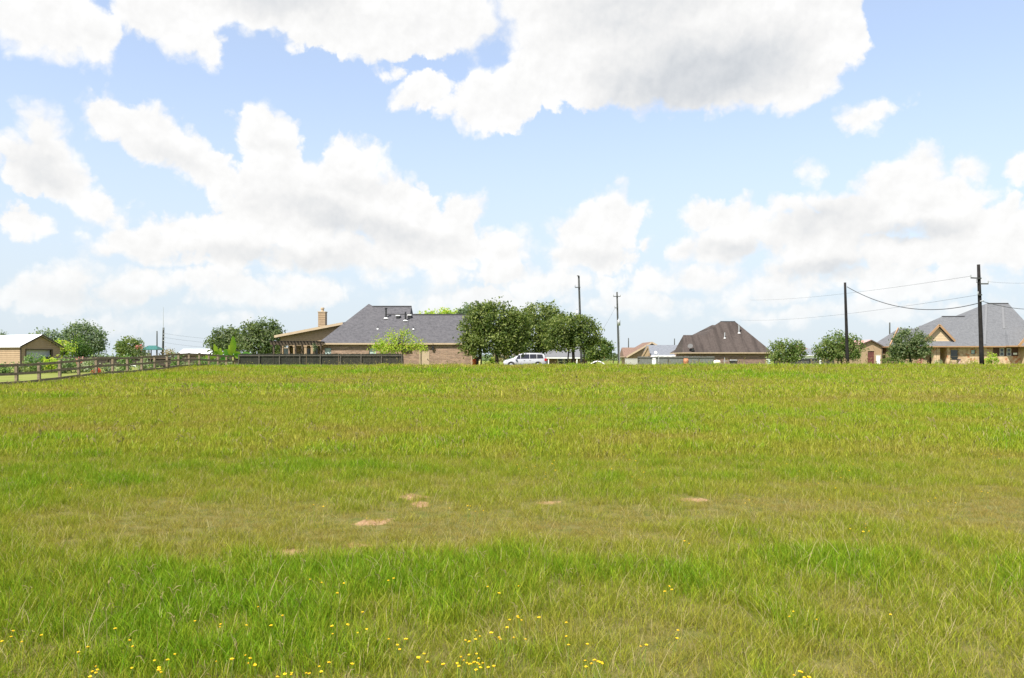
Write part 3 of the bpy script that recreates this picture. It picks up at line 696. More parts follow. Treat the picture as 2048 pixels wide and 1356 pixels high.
# local frame: x along the gable end (from the near corner), y along the length
b = MB(); b.prism_y([(0, 0), (.55, 0), (.55, 2.25), (W_ - .9, 2.25), (W_ - .9, 0), (W_, 0), (W_, zE - .3), (W_ / 2, zA - .12), (0, zE - .3)], 0, .15)
b.box(0, .15, .15, L_, 0, zE - .3); b.box(W_ - .15, W_, .15, L_, 0, zE - .3); b.box(.15, W_ - .15, L_ - .15, L_, 0, zE - .3); local(b, 'wall', M_tan, gr, 0)
b = MB(); z = .05
while z < zE - .35:
    b.poly([(-.004, 0, z + .22), (-.004, L_, z + .22), (-.04, L_, z), (-.04, 0, z)]); b.poly([(-.04, 0, z), (-.04, L_, z), (-.002, L_, z), (-.002, 0, z)]); z += .22
z = .05
while z < zA - .4:
    hwid = W_ / 2 if z < zE - .32 else (zA - .2 - z) / (zA - zE + .2) * W_ / 2
    for a, c in (((W_ / 2 - hwid, .5), (W_ - .85, W_ / 2 + hwid)) if z < 2.25 else ((W_ / 2 - hwid, W_ / 2 + hwid),)):
        if c - a > .1: b.poly([(a, -.04, z), (c, -.04, z), (c, -.004, z + .22), (a, -.004, z + .22)]); b.poly([(a, -.002, z), (c, -.002, z), (c, -.04, z), (a, -.04, z)])
    z += .22
local(b, 'siding', M_tan, gr, 0, 'stuff')
b = MB(); ov = .25; s_ = (zA - zE) / (W_ / 2)
b.prism_y([(-ov, zE - .3), (W_ / 2, zA), (W_ + ov, zE - .3), (W_ + ov, zE - .22), (W_ / 2, zA + .09), (-ov, zE - .22)], -.3, L_ + .3); local(b, 'roof', M_roofw, gr, 0)
b = MB(); b.box(-.05, .06, -.06, .05, 0, zE - .3); b.box(.5, .58, -.07, .0, 0, 2.3); b.box(W_ - .95, W_ - .87, -.07, 0, 0, 2.3); b.box(.58, W_ - .95, -.07, 0, 2.2, 2.3)
b.beam((-ov, -.32, zE - .27), (W_ / 2, -.32, zA + .02), .05, .16); b.beam((W_ / 2, -.32, zA + .02), (W_ + ov, -.32, zE - .27), .05, .16); local(b, 'trim', M_brown_wood, gr, 0)
b = MB(); b.box(.58, W_ - .95, .3, .36, 0, 2.2); local(b, 'roller_door', mat('pale_door', (.45, .47, .46)), gr, 0)
# white-roofed outbuilding
D0 = 112.0
ws = thing('outbuilding', 'low brown outbuilding with bright white metal roof behind the banana plants', 'shed', (X(395, D0), D0, gz(D0)))
hip_roof(X(353, D0), X(445, D0), D0, D0 + 7, Z(709.5, D0), X(366, D0 + 3.5), X(440, D0 + 3.5), D0 + 3.5, Z(698, D0 + 3.5), .1).build('roof', [M_roofw, M_brown_wood], ws)
b = MB(); b.box(X(356, D0), X(442, D0), D0 + .3, D0 + 6.7, gz(D0) - .2, Z(709.5, D0) - .1); b.build('wall', mat('brown_siding', (.20, .13, .09)), ws)
# playset
D0 = 100.0
ps = thing('playset', 'wooden play tower with teal roof behind the dark plank fence', 'playset', (X(305, D0), D0, gz(D0)))
b = MB(); x0, x1 = X(287, D0), X(323, D0); zE = Z(699, D0); zA = Z(691, D0); xm = (x0 + x1) / 2
b.mesh([(x0, D0 - 1.1, zE), (x1, D0 - 1.1, zE), (x1, D0 + 1.1, zE), (x0, D0 + 1.1, zE), (xm - .45, D0, zA), (xm + .45, D0, zA), (x0, D0 - 1.1, zE - .05), (x1, D0 - 1.1, zE - .05), (x1, D0 + 1.1, zE - .05), (x0, D0 + 1.1, zE - .05)],
       [(0, 1, 5, 4), (1, 2, 5), (2, 3, 4, 5), (3, 0, 4), (6, 7, 1, 0), (7, 8, 2, 1), (8, 9, 3, 2), (9, 6, 0, 3), (9, 8, 7, 6)]); b.build('roof', M_teal, ps)
for px in (292, 296.5, 319):
    for dy in (-.8, .8):
        b = MB(); x = X(px, D0); b.box(x - .05, x + .05, D0 + dy - .05, D0 + dy + .05, gz(D0) - .1, zE - .05); b.build('post', M_grey_wood, ps)
for k in range(9):
    b = MB(); x = X(288 + k * 2.4, D0); b.box(x - .07, x + .07, D0 - .9, D0 - .86, Z(712, D0), Z(706, D0)); b.build('slat', M_grey_wood, ps)
b = MB(); b.box(X(287, D0), X(321, D0), D0 - .9, D0 + .9, Z(713, D0), Z(712, D0)); b.build('deck', M_brown_wood, ps)
b = MB(); b.beam((X(321, D0), D0, Z(705, D0)), (X(345, D0), D0 - .2, Z(707, D0)), .12, .12); b.beam((X(345, D0), D0 - .2, Z(707, D0)), (X(348, D0), D0 - .8, gz(D0)), .1, .1); b.beam((X(345, D0), D0 - .2, Z(707, D0)), (X(348, D0), D0 + .8, gz(D0)), .1, .1); b.build('swing_beam', M_brown_wood, ps)

# ------------------------------------------------------------------ fences
pr = thing('post_and_rail_fence', 'weathered brown post and rail fence receding along the left of the meadow', 'fence', (FENCE_A + FENCE_B * 46.2, 46.2, gz(46.2)))
def fpt(i): y = 46.2 + 2.1 * i; return FENCE_A + FENCE_B * y, y
for i in range(-3, 18):
    x, y = fpt(i); b = MB(); h = 1.30 + rnd.uniform(-.03, .03); l = rnd.uniform(-.02, .02)
    b.beam((x, y, gz(y) - .2), (x + l, y + rnd.uniform(-.02, .02), gz(y) + h), .15, .15); b.build('post', M_rail, pr)
    if i < 17:
        x2, y2_ = fpt(i + 1)
        for k, hh in enumerate((1.20, .72, .22)):
            b = MB(); o = .10; b.beam((x + o, y, gz(y) + hh + rnd.uniform(-.025, .025)), (x2 + o, y2_, gz(y2_) + hh + rnd.uniform(-.025, .025)), .04, .15); b.build('rail', M_rail, pr)


def plank_fence(name, label, xa, ya, xb, yb, h, m, mp, step=1.85, side=-1, gapped=()):
    """boarded fence with posts and rails on the viewer's side"""
    a = Vector((xa, ya, 0)); c = Vector((xb, yb, 0)); L = (c - a).length; d = (c - a) / L; n = Vector((d.y, -d.x, 0)) * .06
    if n.y > 0: n = -n
    th = thing(name, label, 'fence', (xa, ya, gz(ya)))
    b = MB(); s = 0.0; k = 0
    while s < L:
        w = .135; p = a + d * (s + w / 2); hh = h + rnd.uniform(-.035, .03)
        if True:
            q = p + d * w * (.98 if k not in gapped else .86); z0 = gz(p.y)
            b.mesh([(p.x, p.y, z0 - .1), (q.x, q.y, z0 - .1), (q.x, q.y, z0 + hh), (p.x, p.y, z0 + hh), (p.x - n.x * .35, p.y - n.y * .35, z0 - .1), (q.x - n.x * .35, q.y - n.y * .35, z0 - .1), (q.x - n.x * .35, q.y - n.y * .35, z0 + hh), (p.x - n.x * .35, p.y - n.y * .35, z0 + hh)],
                   [(0, 1, 2, 3), (5, 4, 7, 6), (3, 2, 6, 7), (1, 5, 6, 2), (4, 0, 3, 7)], 0)
        s += w + .006; k += 1
    b.build('planks', m, th, kind='stuff')
    nb = int(L / step); st = L / nb
    for i in range(nb + 1):
        p = a + d * st * i + n; b = MB(); b.box(p.x - .05, p.x + .05, p.y - .05, p.y + .05, gz(p.y) - .2, gz(p.y) + h - .06); b.build('post', mp, th)
        if i < nb:
            q = a + d * st * (i + 1) + n
            for hh in (.35, h - .18):
                b = MB(); b.beam((p.x, p.y - .02, gz(p.y) + hh), (q.x, q.y - .02, gz(q.y) + hh), .04, .09); b.build('rail', mp, th)
    return th


plank_fence('plank_fence', 'dark green weathered plank fence in front of the brick house', X(478, 77.5), 77.5, X(804, 77.5), 77.5, Z(707.5, 77.5) - gz(77.5), M_dark_wood, M_grey_wood, gapped=(14, 15, 22, 23, 31, 38, 45, 52, 67))
plank_fence('plank_fence', 'dark brown plank fence behind the garden shrubs from tan garage to banana plants', X(44, 86), 86, X(478, 84), 84, Z(713.5, 85) - gz(85), mat('shaded_brown_wood', (.065, .052, .04), (.04, .034, .028), 4, .95), M_brown_wood, step=2.4)
plank_fence('plank_fence', 'weathered grey plank fence left of the dark brick house', X(1275, 132), 132, X(1428, 132), 132, Z(713, 132) - gz(132), mat('silver_wood', (.17, .18, .165), (.12, .125, .115), 4, .95), M_grey_wood, step=2.4)
plank_fence('plank_fence', 'low dark plank fence behind the two round trees left of tan shed', X(1548, 125), 125, X(1728, 122), 122, Z(716.5, 123) - gz(123), mat('charcoal_wood', (.05, .048, .045), (.035, .034, .033), 4, .95), M_black, step=2.4)

# ------------------------------------------------------------------ poles and wires
def pole(label, px, top, D, r0, r1, m, lean=0.0, name='utility_pole', base=None):
    g_ = gz(D); x = X(px, D); zt = Z(top, D); th = thing(name, label, 'pole', (x, D, g_), 'utility poles')
    b = MB(); n = 6; b.tube([(x + lean * (k / n), D, g_ - .2 + (zt - g_ + .2) * k / n) for k in range(n + 1)], [r0 + (r1 - r0) * k / n for k in range(n + 1)], 10); b.build('shaft', m, th, True)
    def at(py): z = Z(py, D); return x + lean * (z - g_) / (zt - g_), z
    return th, at


def arm(th, at, py, w0, w1, D, tilt=0.0, m=None, pins=True):
    x, z = at(py); b = MB(); b.beam((x + w0, D - .2, z + tilt * w0), (x + w1, D - .2, z + tilt * w1), .09, .11); a = b.build('crossarm', m or M_polegrey, th)
    if pins:
        for q in (w0, w1):
            if abs(q) > .2:
                c = MB(); c.tube([(x + q, D - .2, z + tilt * q + .04), (x + q, D - .2, z + tilt * q + .2), (x + q, D - .2, z + tilt * q + .3)], [.03, .06, .04], 6); sub(c.build('insulator', M_steel), a)


def can(th, at, py, D, side, m):
    x, z = at(py); b = MB(); b.tube([(x + side, D - .3, z - .5), (x + side, D - .3, z + .35), (x + side, D - .3, z + .42)], [.24, .24, .16], 12); t_ = b.build('transformer', m, th, True)
    c = MB(); c.tube([(x + side - .08, D - .3, z + .4), (x + side - .08, D - .3, z + .65)], .04, 6); sub(c.build('bushing', M_steel), t_)


p1, at1 = pole('leaning grey utility pole rising behind the oak trees', 1163.5, 552, 105, .17, .12, M_polegrey, X(1159.5, 105) - X(1165.5, 105)); arm(p1, at1, 575, -.55, .15, 105); can(p1, at1, 628, 105, -.35, M_steel)
arm(p1, at1, 552, -.25, .05, 105, 0, None, False)
p2, at2 = pole('tall grey utility pole with crossarm and grey transformer right of the oaks', 1238, 584, 125, .17, .12, M_polegrey, X(1234, 125) - X(1238, 125)); arm(p2, at2, 593, -.6, .5, 125); can(p2, at2, 645, 125, .12, M_steel); arm(p2, at2, 616, -.45, 0, 125)
b = MB(); x, z = at2(660); b.tube([(x + .25, 124.8, gz(125)), (x + .22, 124.8, z)], .04, 6); b.build('conduit', M_steel, p2)
p3, at3 = pole('dark wooden utility pole in front of the round green tree', 1695.5, 565, 84, .19, .12, M_pole, X(1690, 84) - X(1695.5, 84))
p4, at4 = pole('tallest dark utility pole standing before the stone house', 1964, 529, 72, .20, .13, M_pole, X(1957, 72) - X(1964, 72)); arm(p4, at4, 557, -.85, .1, 72, -.05); arm(p4, at4, 568, 0, .7, 72); arm(p4, at4, 590, -.25, .1, 72)
b = MB(); x, z = at4(562); b.tube([(x - .15, 71.8, z + .1), (x - .35, 71.8, z + .1), (x - .35, 71.8, z - .15), (x - .12, 71.8, z - .15)], .03, 6); b.build('bracket', M_pole, p4)
b = MB(); x, z = at4(603); b.tube([(x - .1, 71.78, z), (x + .22, 71.78, z + .1)], .05, 6); b.build('wire_clamp', M_steel, p4)
for lab, px, top, D in (('thin far utility pole above the rust roof', 1257, 676, 230), ('thin far utility pole above the slate grey roof', 1349, 677, 230), ('thin far utility pole above the tan shed', 1779.5, 645, 170), ('plain far utility pole left of the tall antenna', 314, 662, 190)):
    pole(lab, px, top, D, .17, .13, M_polegrey)
p5, at5 = pole('grey utility pole carrying a tall whip antenna near the teal play tower', 325, 655, 150, .24, .16, M_polegrey, X(327, 150) - X(325, 150))
for k, py in enumerate((668, 674, 681)): arm(p5, at5, py, 0, .4, 150, 0, M_steel, False)
b = MB(); x, z = at5(660); b.tube([(x + .1, 149.7, z), (x + .1, 149.7, Z(614, 150))], [.06, .03], 6); b.build('antenna', M_steel, p5)


def wire(label, a, c, sag, r=.012):
    a = Vector(a); c = Vector(c); b = MB(); n = 24
    b.tube([a.lerp(c, k / n) - Vector((0, 0, sag * 4 * (k / n) * (1 - k / n))) for k in range(n + 1)], r, 5)
    tag(b.build('power_wire', M_wire, None, True), label, 'wire', 'power wires')


x3, z3 = at3(574); x4, z4 = at4(606)
wire('thick sagging wire between the two dark utility poles', (x3 + .12, 83.8, z3), (x4 - .1, 71.9, z4), 1.35, .035)
wire('short drop wire from the tallest pole toward the stone house roof', (x4 + .2, 71.9, Z(603, 72)), P(2075, 618, 96), .25, .03)
wire('thin upper wire from the tallest pole off to the right', (at4(568)[0] + .7, 71.8, at4(568)[1] + .2), P(2120, 560, 66), .2, .008)
wire('thin wire from the crossarm of the tallest pole to the left', (at4(557)[0] - .8, 71.8, at4(557)[1] + .2), P(1500, 600, 190), .6, .012)
wire('thin lower wire from the tallest pole to the left', (at4(590)[0] - .2, 71.8, at4(590)[1]), P(1480, 640, 190), .8, .012)
wire('guy wire slanting down left from the pole with transformer', (at2(616)[0] - .4, 124.8, at2(616)[1]), P(1196, 675, 108), .1, .012)
for k, (lab, py) in enumerate((('uppermost', 668), ('middle', 676), ('lowest', 686))):
    wire(lab + ' of the thin wires running right from the antenna pole', (at5(668)[0] + .3, 149.8, at5(py - 1)[1]), P(560, py + 4, 200), 1.0, .014)

# ------------------------------------------------------------------ van
def make_van():
    D = 94.0; zg = Z(706, D) - 1.78
    M_body = mat('silver_paint', (.46, .47, .50), (.44, .45, .48), 1.0, .28, .5)
    M_tint = mat('tinted_glass', (.015, .015, .02), (.02, .02, .026), 1.0, .06, .6)
    v = thing('van', 'silver white minivan parked on the road beyond the meadow in front of oaks', 'van', (X(1050, D), D, zg))
    x0 = X(1006.5, D); L = X(1093, D) - x0
    st = []   # (s, z_bottom, z_belt, z_top, half width belt, half width top)
    for s, zb, zl, zt, wb, wt in ((0, .42, .66, .72, .62, .55), (.015, .28, .74, .84, .80, .68), (.06, .24, .86, .97, .93, .78), (.13, .24, .93, 1.06, .97, .80), (.20, .24, .97, 1.14, .985, .80), (.235, .24, 1.00, 1.20, .985, .78), (.30, .24, 1.02, 1.46, .985, .72),
                                  (.37, .24, 1.03, 1.66, .985, .69), (.43, .24, 1.04, 1.72, .985, .70), (.55, .24, 1.05, 1.75, .985, .72), (.70, .24, 1.06, 1.755, .985, .72), (.85, .24, 1.08, 1.73, .98, .71), (.925, .25, 1.09, 1.69, .96, .69), (.95, .30, 1.09, 1.58, .93, .68), (.985, .33, 1.05, 1.16, .88, .74), (1.0, .40, .90, .98, .80, .70)):
        st.append((s, zb, zl, zt, wb, wt))
    def ring(q):
        s, zb, zl, zt, wb, wt = q; x = x0 + s * L
        h = [(wb * .86, zb), (wb * .97, zb + .10), (wb, zb + (zl - zb) * .55), (wb * .985, zl), (wt + (wb - wt) * .12, zl + (zt - zl) * .86), (wt * .86, zt - .02), (wt * .4, zt)]
        pts = [(x, D - w, zg + z) for w, z in h] + [(x, D + w, zg + z) for w, z in reversed(h)]
        return pts
    b = MB(); n = 14; vv = []
    for q in st: vv += ring(q)
    ff = []
    for i in range(len(st) - 1):
        for k in range(n):
            a = i * n + k; c = i * n + (k + 1) % n; ff.append((a, a + n, c + n, c))
    ff += [tuple(range(n)), tuple(range(len(vv) - 1, len(vv) - n - 1, -1))]
    b.mesh(vv, ff); body = b.build('body', M_body, v, True)
    def side(s, f, side_=-1, out=.012):
        """point on the greenhouse side at station s, fraction f from belt to cant rail"""
        for q0, q1 in zip(st, st[1:]):
            if q0[0] <= s <= q1[0]:
                t_ = (s - q0[0]) / (q1[0] - q0[0]); q = [a + (c - a) * t_ for a, c in zip(q0, q1)]
        _, zb, zl, zt, wb, wt = q; w1 = wt + (wb - wt) * .12; f2 = .08 + f * .76
        return (x0 + s * L, D + side_ * (wb * .985 + (w1 - wb * .985) * f2 / .86 + out), zg + zl + (zt - zl) * f2)
    for s_ in (-1, 1):
        for (a, c, c2, a2) in ((.265, .395, .395, .365), (.405, .60, .60, .405), (.61, .765, .765, .61), (.775, .925, .90, .775)):
            b = MB(); nn = 6; lo = [side(a + (c - a) * k / nn, 0, s_) for k in range(nn + 1)]; hi = [side(a2 + (c2 - a2) * k / nn, 1, s_) for k in range(nn + 1)]
            b.mesh(lo + hi, [((k, k + 1, k + nn + 2, k + nn + 1) if s_ < 0 else (k + 1, k, k + nn + 1, k + nn + 2)) for k in range(nn)]); b.build('side_window', M_tint, v)
        for cxs in (.185, .80):
            b = MB(); cx = x0 + cxs * L; w = .985; yy = D + s_ * (w - .10)
            pts = []; tyre = MB(); tyre.tube([(cx, D + s_ * (w + .012), zg + .345), (cx, D + s_ * (w - .22), zg + .345)], .345, 24); wh = tyre.build('wheel', M_black, v)
            b.tube([(cx, D + s_ * (w + .03), zg + .345), (cx, D + s_ * (w + .0), zg + .345)], [.20, .235], 18); sub(b.build('rim', M_steel), wh)
            b = MB(); ar = [(cx + .45 * math.cos(a), D + s_ * (w + .004), zg + .345 + .45 * math.sin(a)) for a in [math.pi * k / 12 for k in range(13)]] ; ar2 = [(cx + .36 * math.cos(a), D + s_ * (w + .006), zg + .345 + .36 * math.sin(a)) for a in [math.pi * k / 12 for k in range(13)]]
            b.mesh(ar + ar2, [(k, k + 1, k + 14, k + 13) for k in range(12)]); b.build('wheel_arch', M_black, v)
        b = MB(); b.box(x0 + .275 * L, x0 + .31 * L, D + s_ * 1.10 - .09, D + s_ * 1.10 + .09, zg + 1.03, zg + 1.19); b.build('wing_mirror', M_body, v)
        b = MB(); b.beam((x0 + .42 * L, D + s_ * .62, zg + 1.78), (x0 + .90 * L, D + s_ * .62, zg + 1.77), .05, .05); b.build('roof_rail', M_steel, v)
        b = MB(); b.mesh([(x0 + .005 * L, D + s_ * .66, zg + .66), (x0 + .075 * L, D + s_ * .965, zg + .80), (x0 + .075 * L, D + s_ * .955, zg + .88), (x0 + .01 * L, D + s_ * .68, zg + .78)], [(0, 1, 2, 3)]); b.build('headlight', M_glass, v)
        b = MB(); b.box(x0 + .945 * L, x0 + .998 * L, D + s_ * .90 - .07, D + s_ * .90 + .07, zg + .88, zg + 1.15); b.build('tail_light', mat('red_lens', (.45, .02, .02), (.38, .015, .015), 2, .2), v)
        for hs in (.50, .63):
            b = MB(); b.beam((x0 + (hs - .03) * L, D + s_ * .995, zg + .92), (x0 + hs * L, D + s_ * .995, zg + .92), .03, .04); b.build('door_handle', M_steel, v)
    b = MB(); b.poly([(x0 + .245 * L, D - .80, zg + 1.24), (x0 + .245 * L, D + .80, zg + 1.24), (x0 + .365 * L, D + .62, zg + 1.67), (x0 + .365 * L, D - .62, zg + 1.67)]); b.build('windscreen', M_tint, v)
    b = MB(); b.poly([(x0 + .992 * L, D - .70, zg + 1.14), (x0 + .992 * L, D + .70, zg + 1.14), (x0 + .957 * L, D + .62, zg + 1.56), (x0 + .957 * L, D - .62, zg + 1.56)]); b.build('rear_window', M_tint, v)


make_van()

# ------------------------------------------------------------------ small things near the houses
def barrel(label, px, top, D, r, m, name='barrel'):
    g_ = gz(D); x = X(px, D); zt = Z(top, D); b = MB(); h = zt - g_
    b.tube([(x, D, g_ - .02), (x, D, g_ + h * .33), (x, D, g_ + h * .35), (x, D, g_ + h * .66), (x, D, g_ + h * .68), (x, D, zt - .1), (x, D, zt - .08), (x, D, zt)], [r * 1.15, r, r * 1.04, r * .95, r, r * .92, r * .8, r * .78], 14)
    return tag(b.build(name, m, None, True), label, 'barrel')


barrel('bright orange barrel at the right corner of the brick house', 948.5, 717.5, 81, .2, mat('orange_plastic', (.62, .13, .03), (.55, .11, .025), 3, .5))
b = MB(); D = 82.6; x = X(955, D); g_ = gz(D); b.mesh([(x - .26, D - .3, g_), (x + .26, D - .3, g_), (x + .26, D + .3, g_), (x - .26, D + .3, g_), (x - .33, D - .36, Z(715.5, D)), (x + .33, D - .36, Z(715.5, D)), (x + .33, D + .36, Z(715.5, D)), (x - .33, D + .36, Z(715.5, D))], [(3, 2, 1, 0), (0, 1, 5, 4), (1, 2, 6, 5), (2, 3, 7, 6), (3, 0, 4, 7)])
wb = tag(b.build('wheelie_bin', M_black), 'black wheeled bin beside the orange barrel', 'bin')
b = MB(); b.prism_y([(x - .38, Z(715.4, D)), (x + .36, Z(715.4, D)), (x + .30, Z(714, D)), (x - .32, Z(714, D))], D - .4, D + .38); sub(b.build('lid', M_maroon), wb); 
barrel('small pale yellow hydrant near the trunk of the nearest oak', 959.5, 719, 79, .1, mat('pale_yellow_paint', (.62, .55, .25), (.55, .5, .22), 3, .5), 'hydrant')['category'] = 'hydrant'
barrel('rusty orange burn barrel in front of the grey plank fence', 1372, 717, 126, .42, mat('rusty_steel', (.36, .12, .06), (.50, .25, .14), 3, .8))
# propane tank
D = 120; x = X(1434, D); z = gz(D); pt = thing('propane_tank', 'small cream propane tank beside the end of the grey plank fence', 'tank', (x, D, z))
z = Z(724.5, D); b = MB(); b.tube([(x - .5, D, z), (x - .44, D, z), (x - .34, D, z), (x + .34, D, z), (x + .44, D, z), (x + .5, D, z)], [.1, .24, .3, .3, .24, .1], 14); b.build('tank', mat('cream_paint', (.78, .72, .55), (.72, .66, .5), 2, .5), pt, True)
for s_ in (-.3, .3):
    b = MB(); b.box(x + s_ - .05, x + s_ + .05, D - .15, D + .15, gz(D) - .02, z - .25); b.build('foot', M_steel, pt)
b = MB(); b.tube([(x, D, z + .28), (x, D, z + .4)], .09, 8); b.build('valve_cap', M_steel, pt)
# grill
D = 124; x = X(1467, D); g_ = gz(D); gl = thing('barbecue_grill', 'black barbecue grill with pale lid before the dark brick wall', 'grill', (x, D, g_))
zt = Z(719.5, D); b = MB(); b.prism_y([(x - .65, zt - .12), (x + .6, zt - .12), (x + .42, zt - .55), (x - .45, zt - .55)], D - .3, D + .3); b.build('firebox', M_black, gl)
b = MB(); b.prism_y([(x - .55, zt - .12), (x + .55, zt - .12), (x + .45, zt + .02), (x - .42, zt + .02)], D - .28, D + .28); b.build('lid', M_steel, gl)
for sx in (-.42, .38):
    for sy in (-.25, .25):
        b = MB(); b.box(x + sx - .03, x + sx + .03, D + sy - .03, D + sy + .03, g_ - .02, zt - .5); b.build('leg', M_black, gl)
# clothes post
D = 122; x = X(1449, D); g_ = gz(D); cp = thing('clothes_post', 'thin grey clothes line post with crossbar beside the grill', 'post', (x, D, g_))
b = MB(); b.tube([(x, D, g_ - .1), (x, D, Z(715, D))], .04, 8); b.build('upright', M_steel, cp); b = MB(); b.beam((x - .25, D, Z(722, D)), (x + .62, D, Z(722, D)), .05, .06); b.build('crossbar', M_steel, cp)
# white trailer roof in front of the slate house
D = 150; tr = thing('trailer', 'white roofed trailer standing behind the grey plank fence', 'trailer', (X(1330, D), D, gz(D)))
b = MB(); b.prism_y([(X(1302, D), Z(714.5, D)), (X(1358, D), Z(714.5, D)), (X(1354, D), Z(710.3, D)), (X(1307, D), Z(710.3, D))], D - 1.2, D + 1.2); b.build('roof', M_white, tr)
b = MB(); b.box(X(1304, D), X(1356, D), D - 1.1, D + 1.1, gz(D) + .5, Z(714.6, D)); b.build('body', mat('grey_siding', (.30, .31, .32)), tr)
for px in (1312, 1346):
    b = MB(); b.tube([(X(px, D), D - 1.15, gz(D) + .35), (X(px, D), D - .9, gz(D) + .35)], .35, 14); b.build('wheel', M_black, tr)
D = 130.5; b = MB(); b.box(X(1250, D), X(1275, D), D - .1, D + .1, gz(D) - .1, Z(717.5, D)); b.box(X(1250, D) - .04, X(1275, D) + .04, D - .14, D + .14, Z(717.5, D), Z(716.8, D)); tag(b.build('concrete_wall', mat('pale_concrete', (.42, .41, .37), (.36, .35, .32), 1, .9)), 'low pale concrete wall left of the grey plank fence', 'wall')
D = 128; b = MB(); x = X(1308, D); b.box(x - .26, x + .26, D - .3, D + .3, gz(D), Z(719, D)); b.box(x - .2, x + .2, D - .32, D - .3, gz(D) + .5, Z(720.5, D)); b.box(x - .2, x + .22, D - .25, D + .25, Z(718, D), Z(716, D)); tag(b.build('meter_cabinet', M_white), 'small white meter box in front of the grey plank fence', 'box')
D = 128; b = MB(); x = X(1317.5, D); b.tube([(x, D, gz(D) - .1), (x, D, Z(709, D)), (x, D, Z(708.4, D))], [.05, .05, .02], 8); tag(b.build('steel_post', M_steel), 'thin pale post standing before the grey plank fence', 'post')
D = 112; b = MB(); x = X(1640.5, D); b.box(x - .09, x + .09, D - .09, D + .09, gz(D) - .2, Z(717.5, D)); b.mesh([(x - .11, D - .11, Z(717.5, D)), (x + .11, D - .11, Z(717.5, D)), (x + .11, D + .11, Z(717.5, D)), (x - .11, D + .11, Z(717.5, D)), (x, D, Z(716.4, D))], [(0, 1, 4), (1, 2, 4), (2, 3, 4), (3, 0, 4)]); tag(b.build('white_post', M_white), 'white marker post between the two round green trees', 'post')
# arched white pipe beyond the crest
D = 98; b = MB(); xa, xb = X(1172, D), X(1218, D); b.tube([(xa + (xb - xa) * k / 14, D, gz(D) - .05 + (Z(722.8, D) - gz(D) + .05) * math.sin(math.pi * k / 14)) for k in range(15)], .08, 8); tag(b.build('arched_pipe', M_white, None, True), 'white arched pipe just above the grass right of the oaks', 'pipe')
D = 79; b = MB(); b.box(X(260, D), X(274, D), D - .2, D + .2, gz(D) + .25, gz(D) + .33); b.box(X(261, D), X(263, D), D - .18, D + .18, gz(D), gz(D) + .25); b.box(X(271, D), X(273, D), D - .18, D + .18, gz(D), gz(D) + .25); tag(b.build('garden_bench', M_white), 'low white bench in the garden behind the rail fence', 'bench')

# ------------------------------------------------------------------ trees and shrubs
def quads_object(name, V, m, parent=None, kind=None, mi=None, attr=None):
    """V: (n,4,3) corners -> one mesh of n separate quads"""
    n = len(V); me = bpy.data.meshes.new(name)
    me.vertices.add(4 * n); me.vertices.foreach_set('co', V.astype(np.float32).ravel())
    me.loops.add(4 * n); me.loops.foreach_set('vertex_index', np.arange(4 * n, dtype=np.int32))
    me.polygons.add(n); me.polygons.foreach_set('loop_start', np.arange(0, 4 * n, 4, dtype=np.int32)); me.polygons.foreach_set('loop_total', np.full(n, 4, dtype=np.int32))
    for q in (m if isinstance(m, (list, tuple)) else [m]): me.materials.append(q)
    if mi is not None: me.polygons.foreach_set('material_index', mi.astype(np.int32))
    me.update(calc_edges=True)
    o = bpy.data.objects.new(name, me); C.objects.link(o)
    if parent is not None:
        o.parent = parent; o.matrix_parent_inverse = Matrix.Translation(parent.location).inverted()
    if kind: o['kind'] = kind
    return o


def leaf_cloud(lobes, n_cl, per, sig, leaf, r=None, floor=None, shell=.62, droop=0.0):
    """leaf quads in clusters through the outer volume of a set of ellipsoids"""
    r = r or rng
    vol = np.array([l[3] * l[5] for l in lobes]); vol = vol / vol.sum()
    which = r.choice(len(lobes), n_cl, p=vol); L = np.array(lobes)[which]
    d = r.normal(size=(n_cl, 3)); d /= np.linalg.norm(d, axis=1, keepdims=True)
    rad = shell + (1.06 - shell) * r.random(n_cl) ** .55
    rad *= .86 + .30 * vnoise(d[:, 0] * 2.3 + which * 7 + 40, d[:, 2] * 2.3 + d[:, 1] * 1.7 + 40, 5)
    cen = L[:, :3] + d * L[:, 3:6] * rad[:, None]
    # drop clusters lying deep inside another lobe
    keep = np.ones(n_cl, bool)
    for k, l in enumerate(lobes):
        q = (cen - np.array(l[:3])) / np.array(l[3:6]); keep &= ~((np.linalg.norm(q, axis=1) < .45) & (which != k))
    cen = cen[keep]; d = d[keep]
    size = .6 + .8 * r.random(len(cen))
    pos = np.repeat(cen, per, 0) + np.clip(r.normal(size=(len(cen) * per, 3)), -1.7, 1.7) * (sig * np.repeat(size, per))[:, None]
    if droop: pos[:, 2] -= droop * r.random(len(pos)) ** 2
    out = np.repeat(d, per, 0)
    if floor is not None: k = pos[:, 2] > floor; pos = pos[k]; out = out[k]
    nrm = out * .6 + r.normal(size=pos.shape) * .75 + np.array([0, 0, .35]); nrm /= np.linalg.norm(nrm, axis=1, keepdims=True)
    a = np.cross(nrm, r.normal(size=pos.shape)); a /= np.linalg.norm(a, axis=1, keepdims=True); b_ = np.cross(nrm, a)
    s = leaf * (.6 + .8 * r.random(len(pos)))[:, None]
    return np.stack([pos - a * s, pos + b_ * s * .55, pos + a * s, pos - b_ * s * .55], 1)


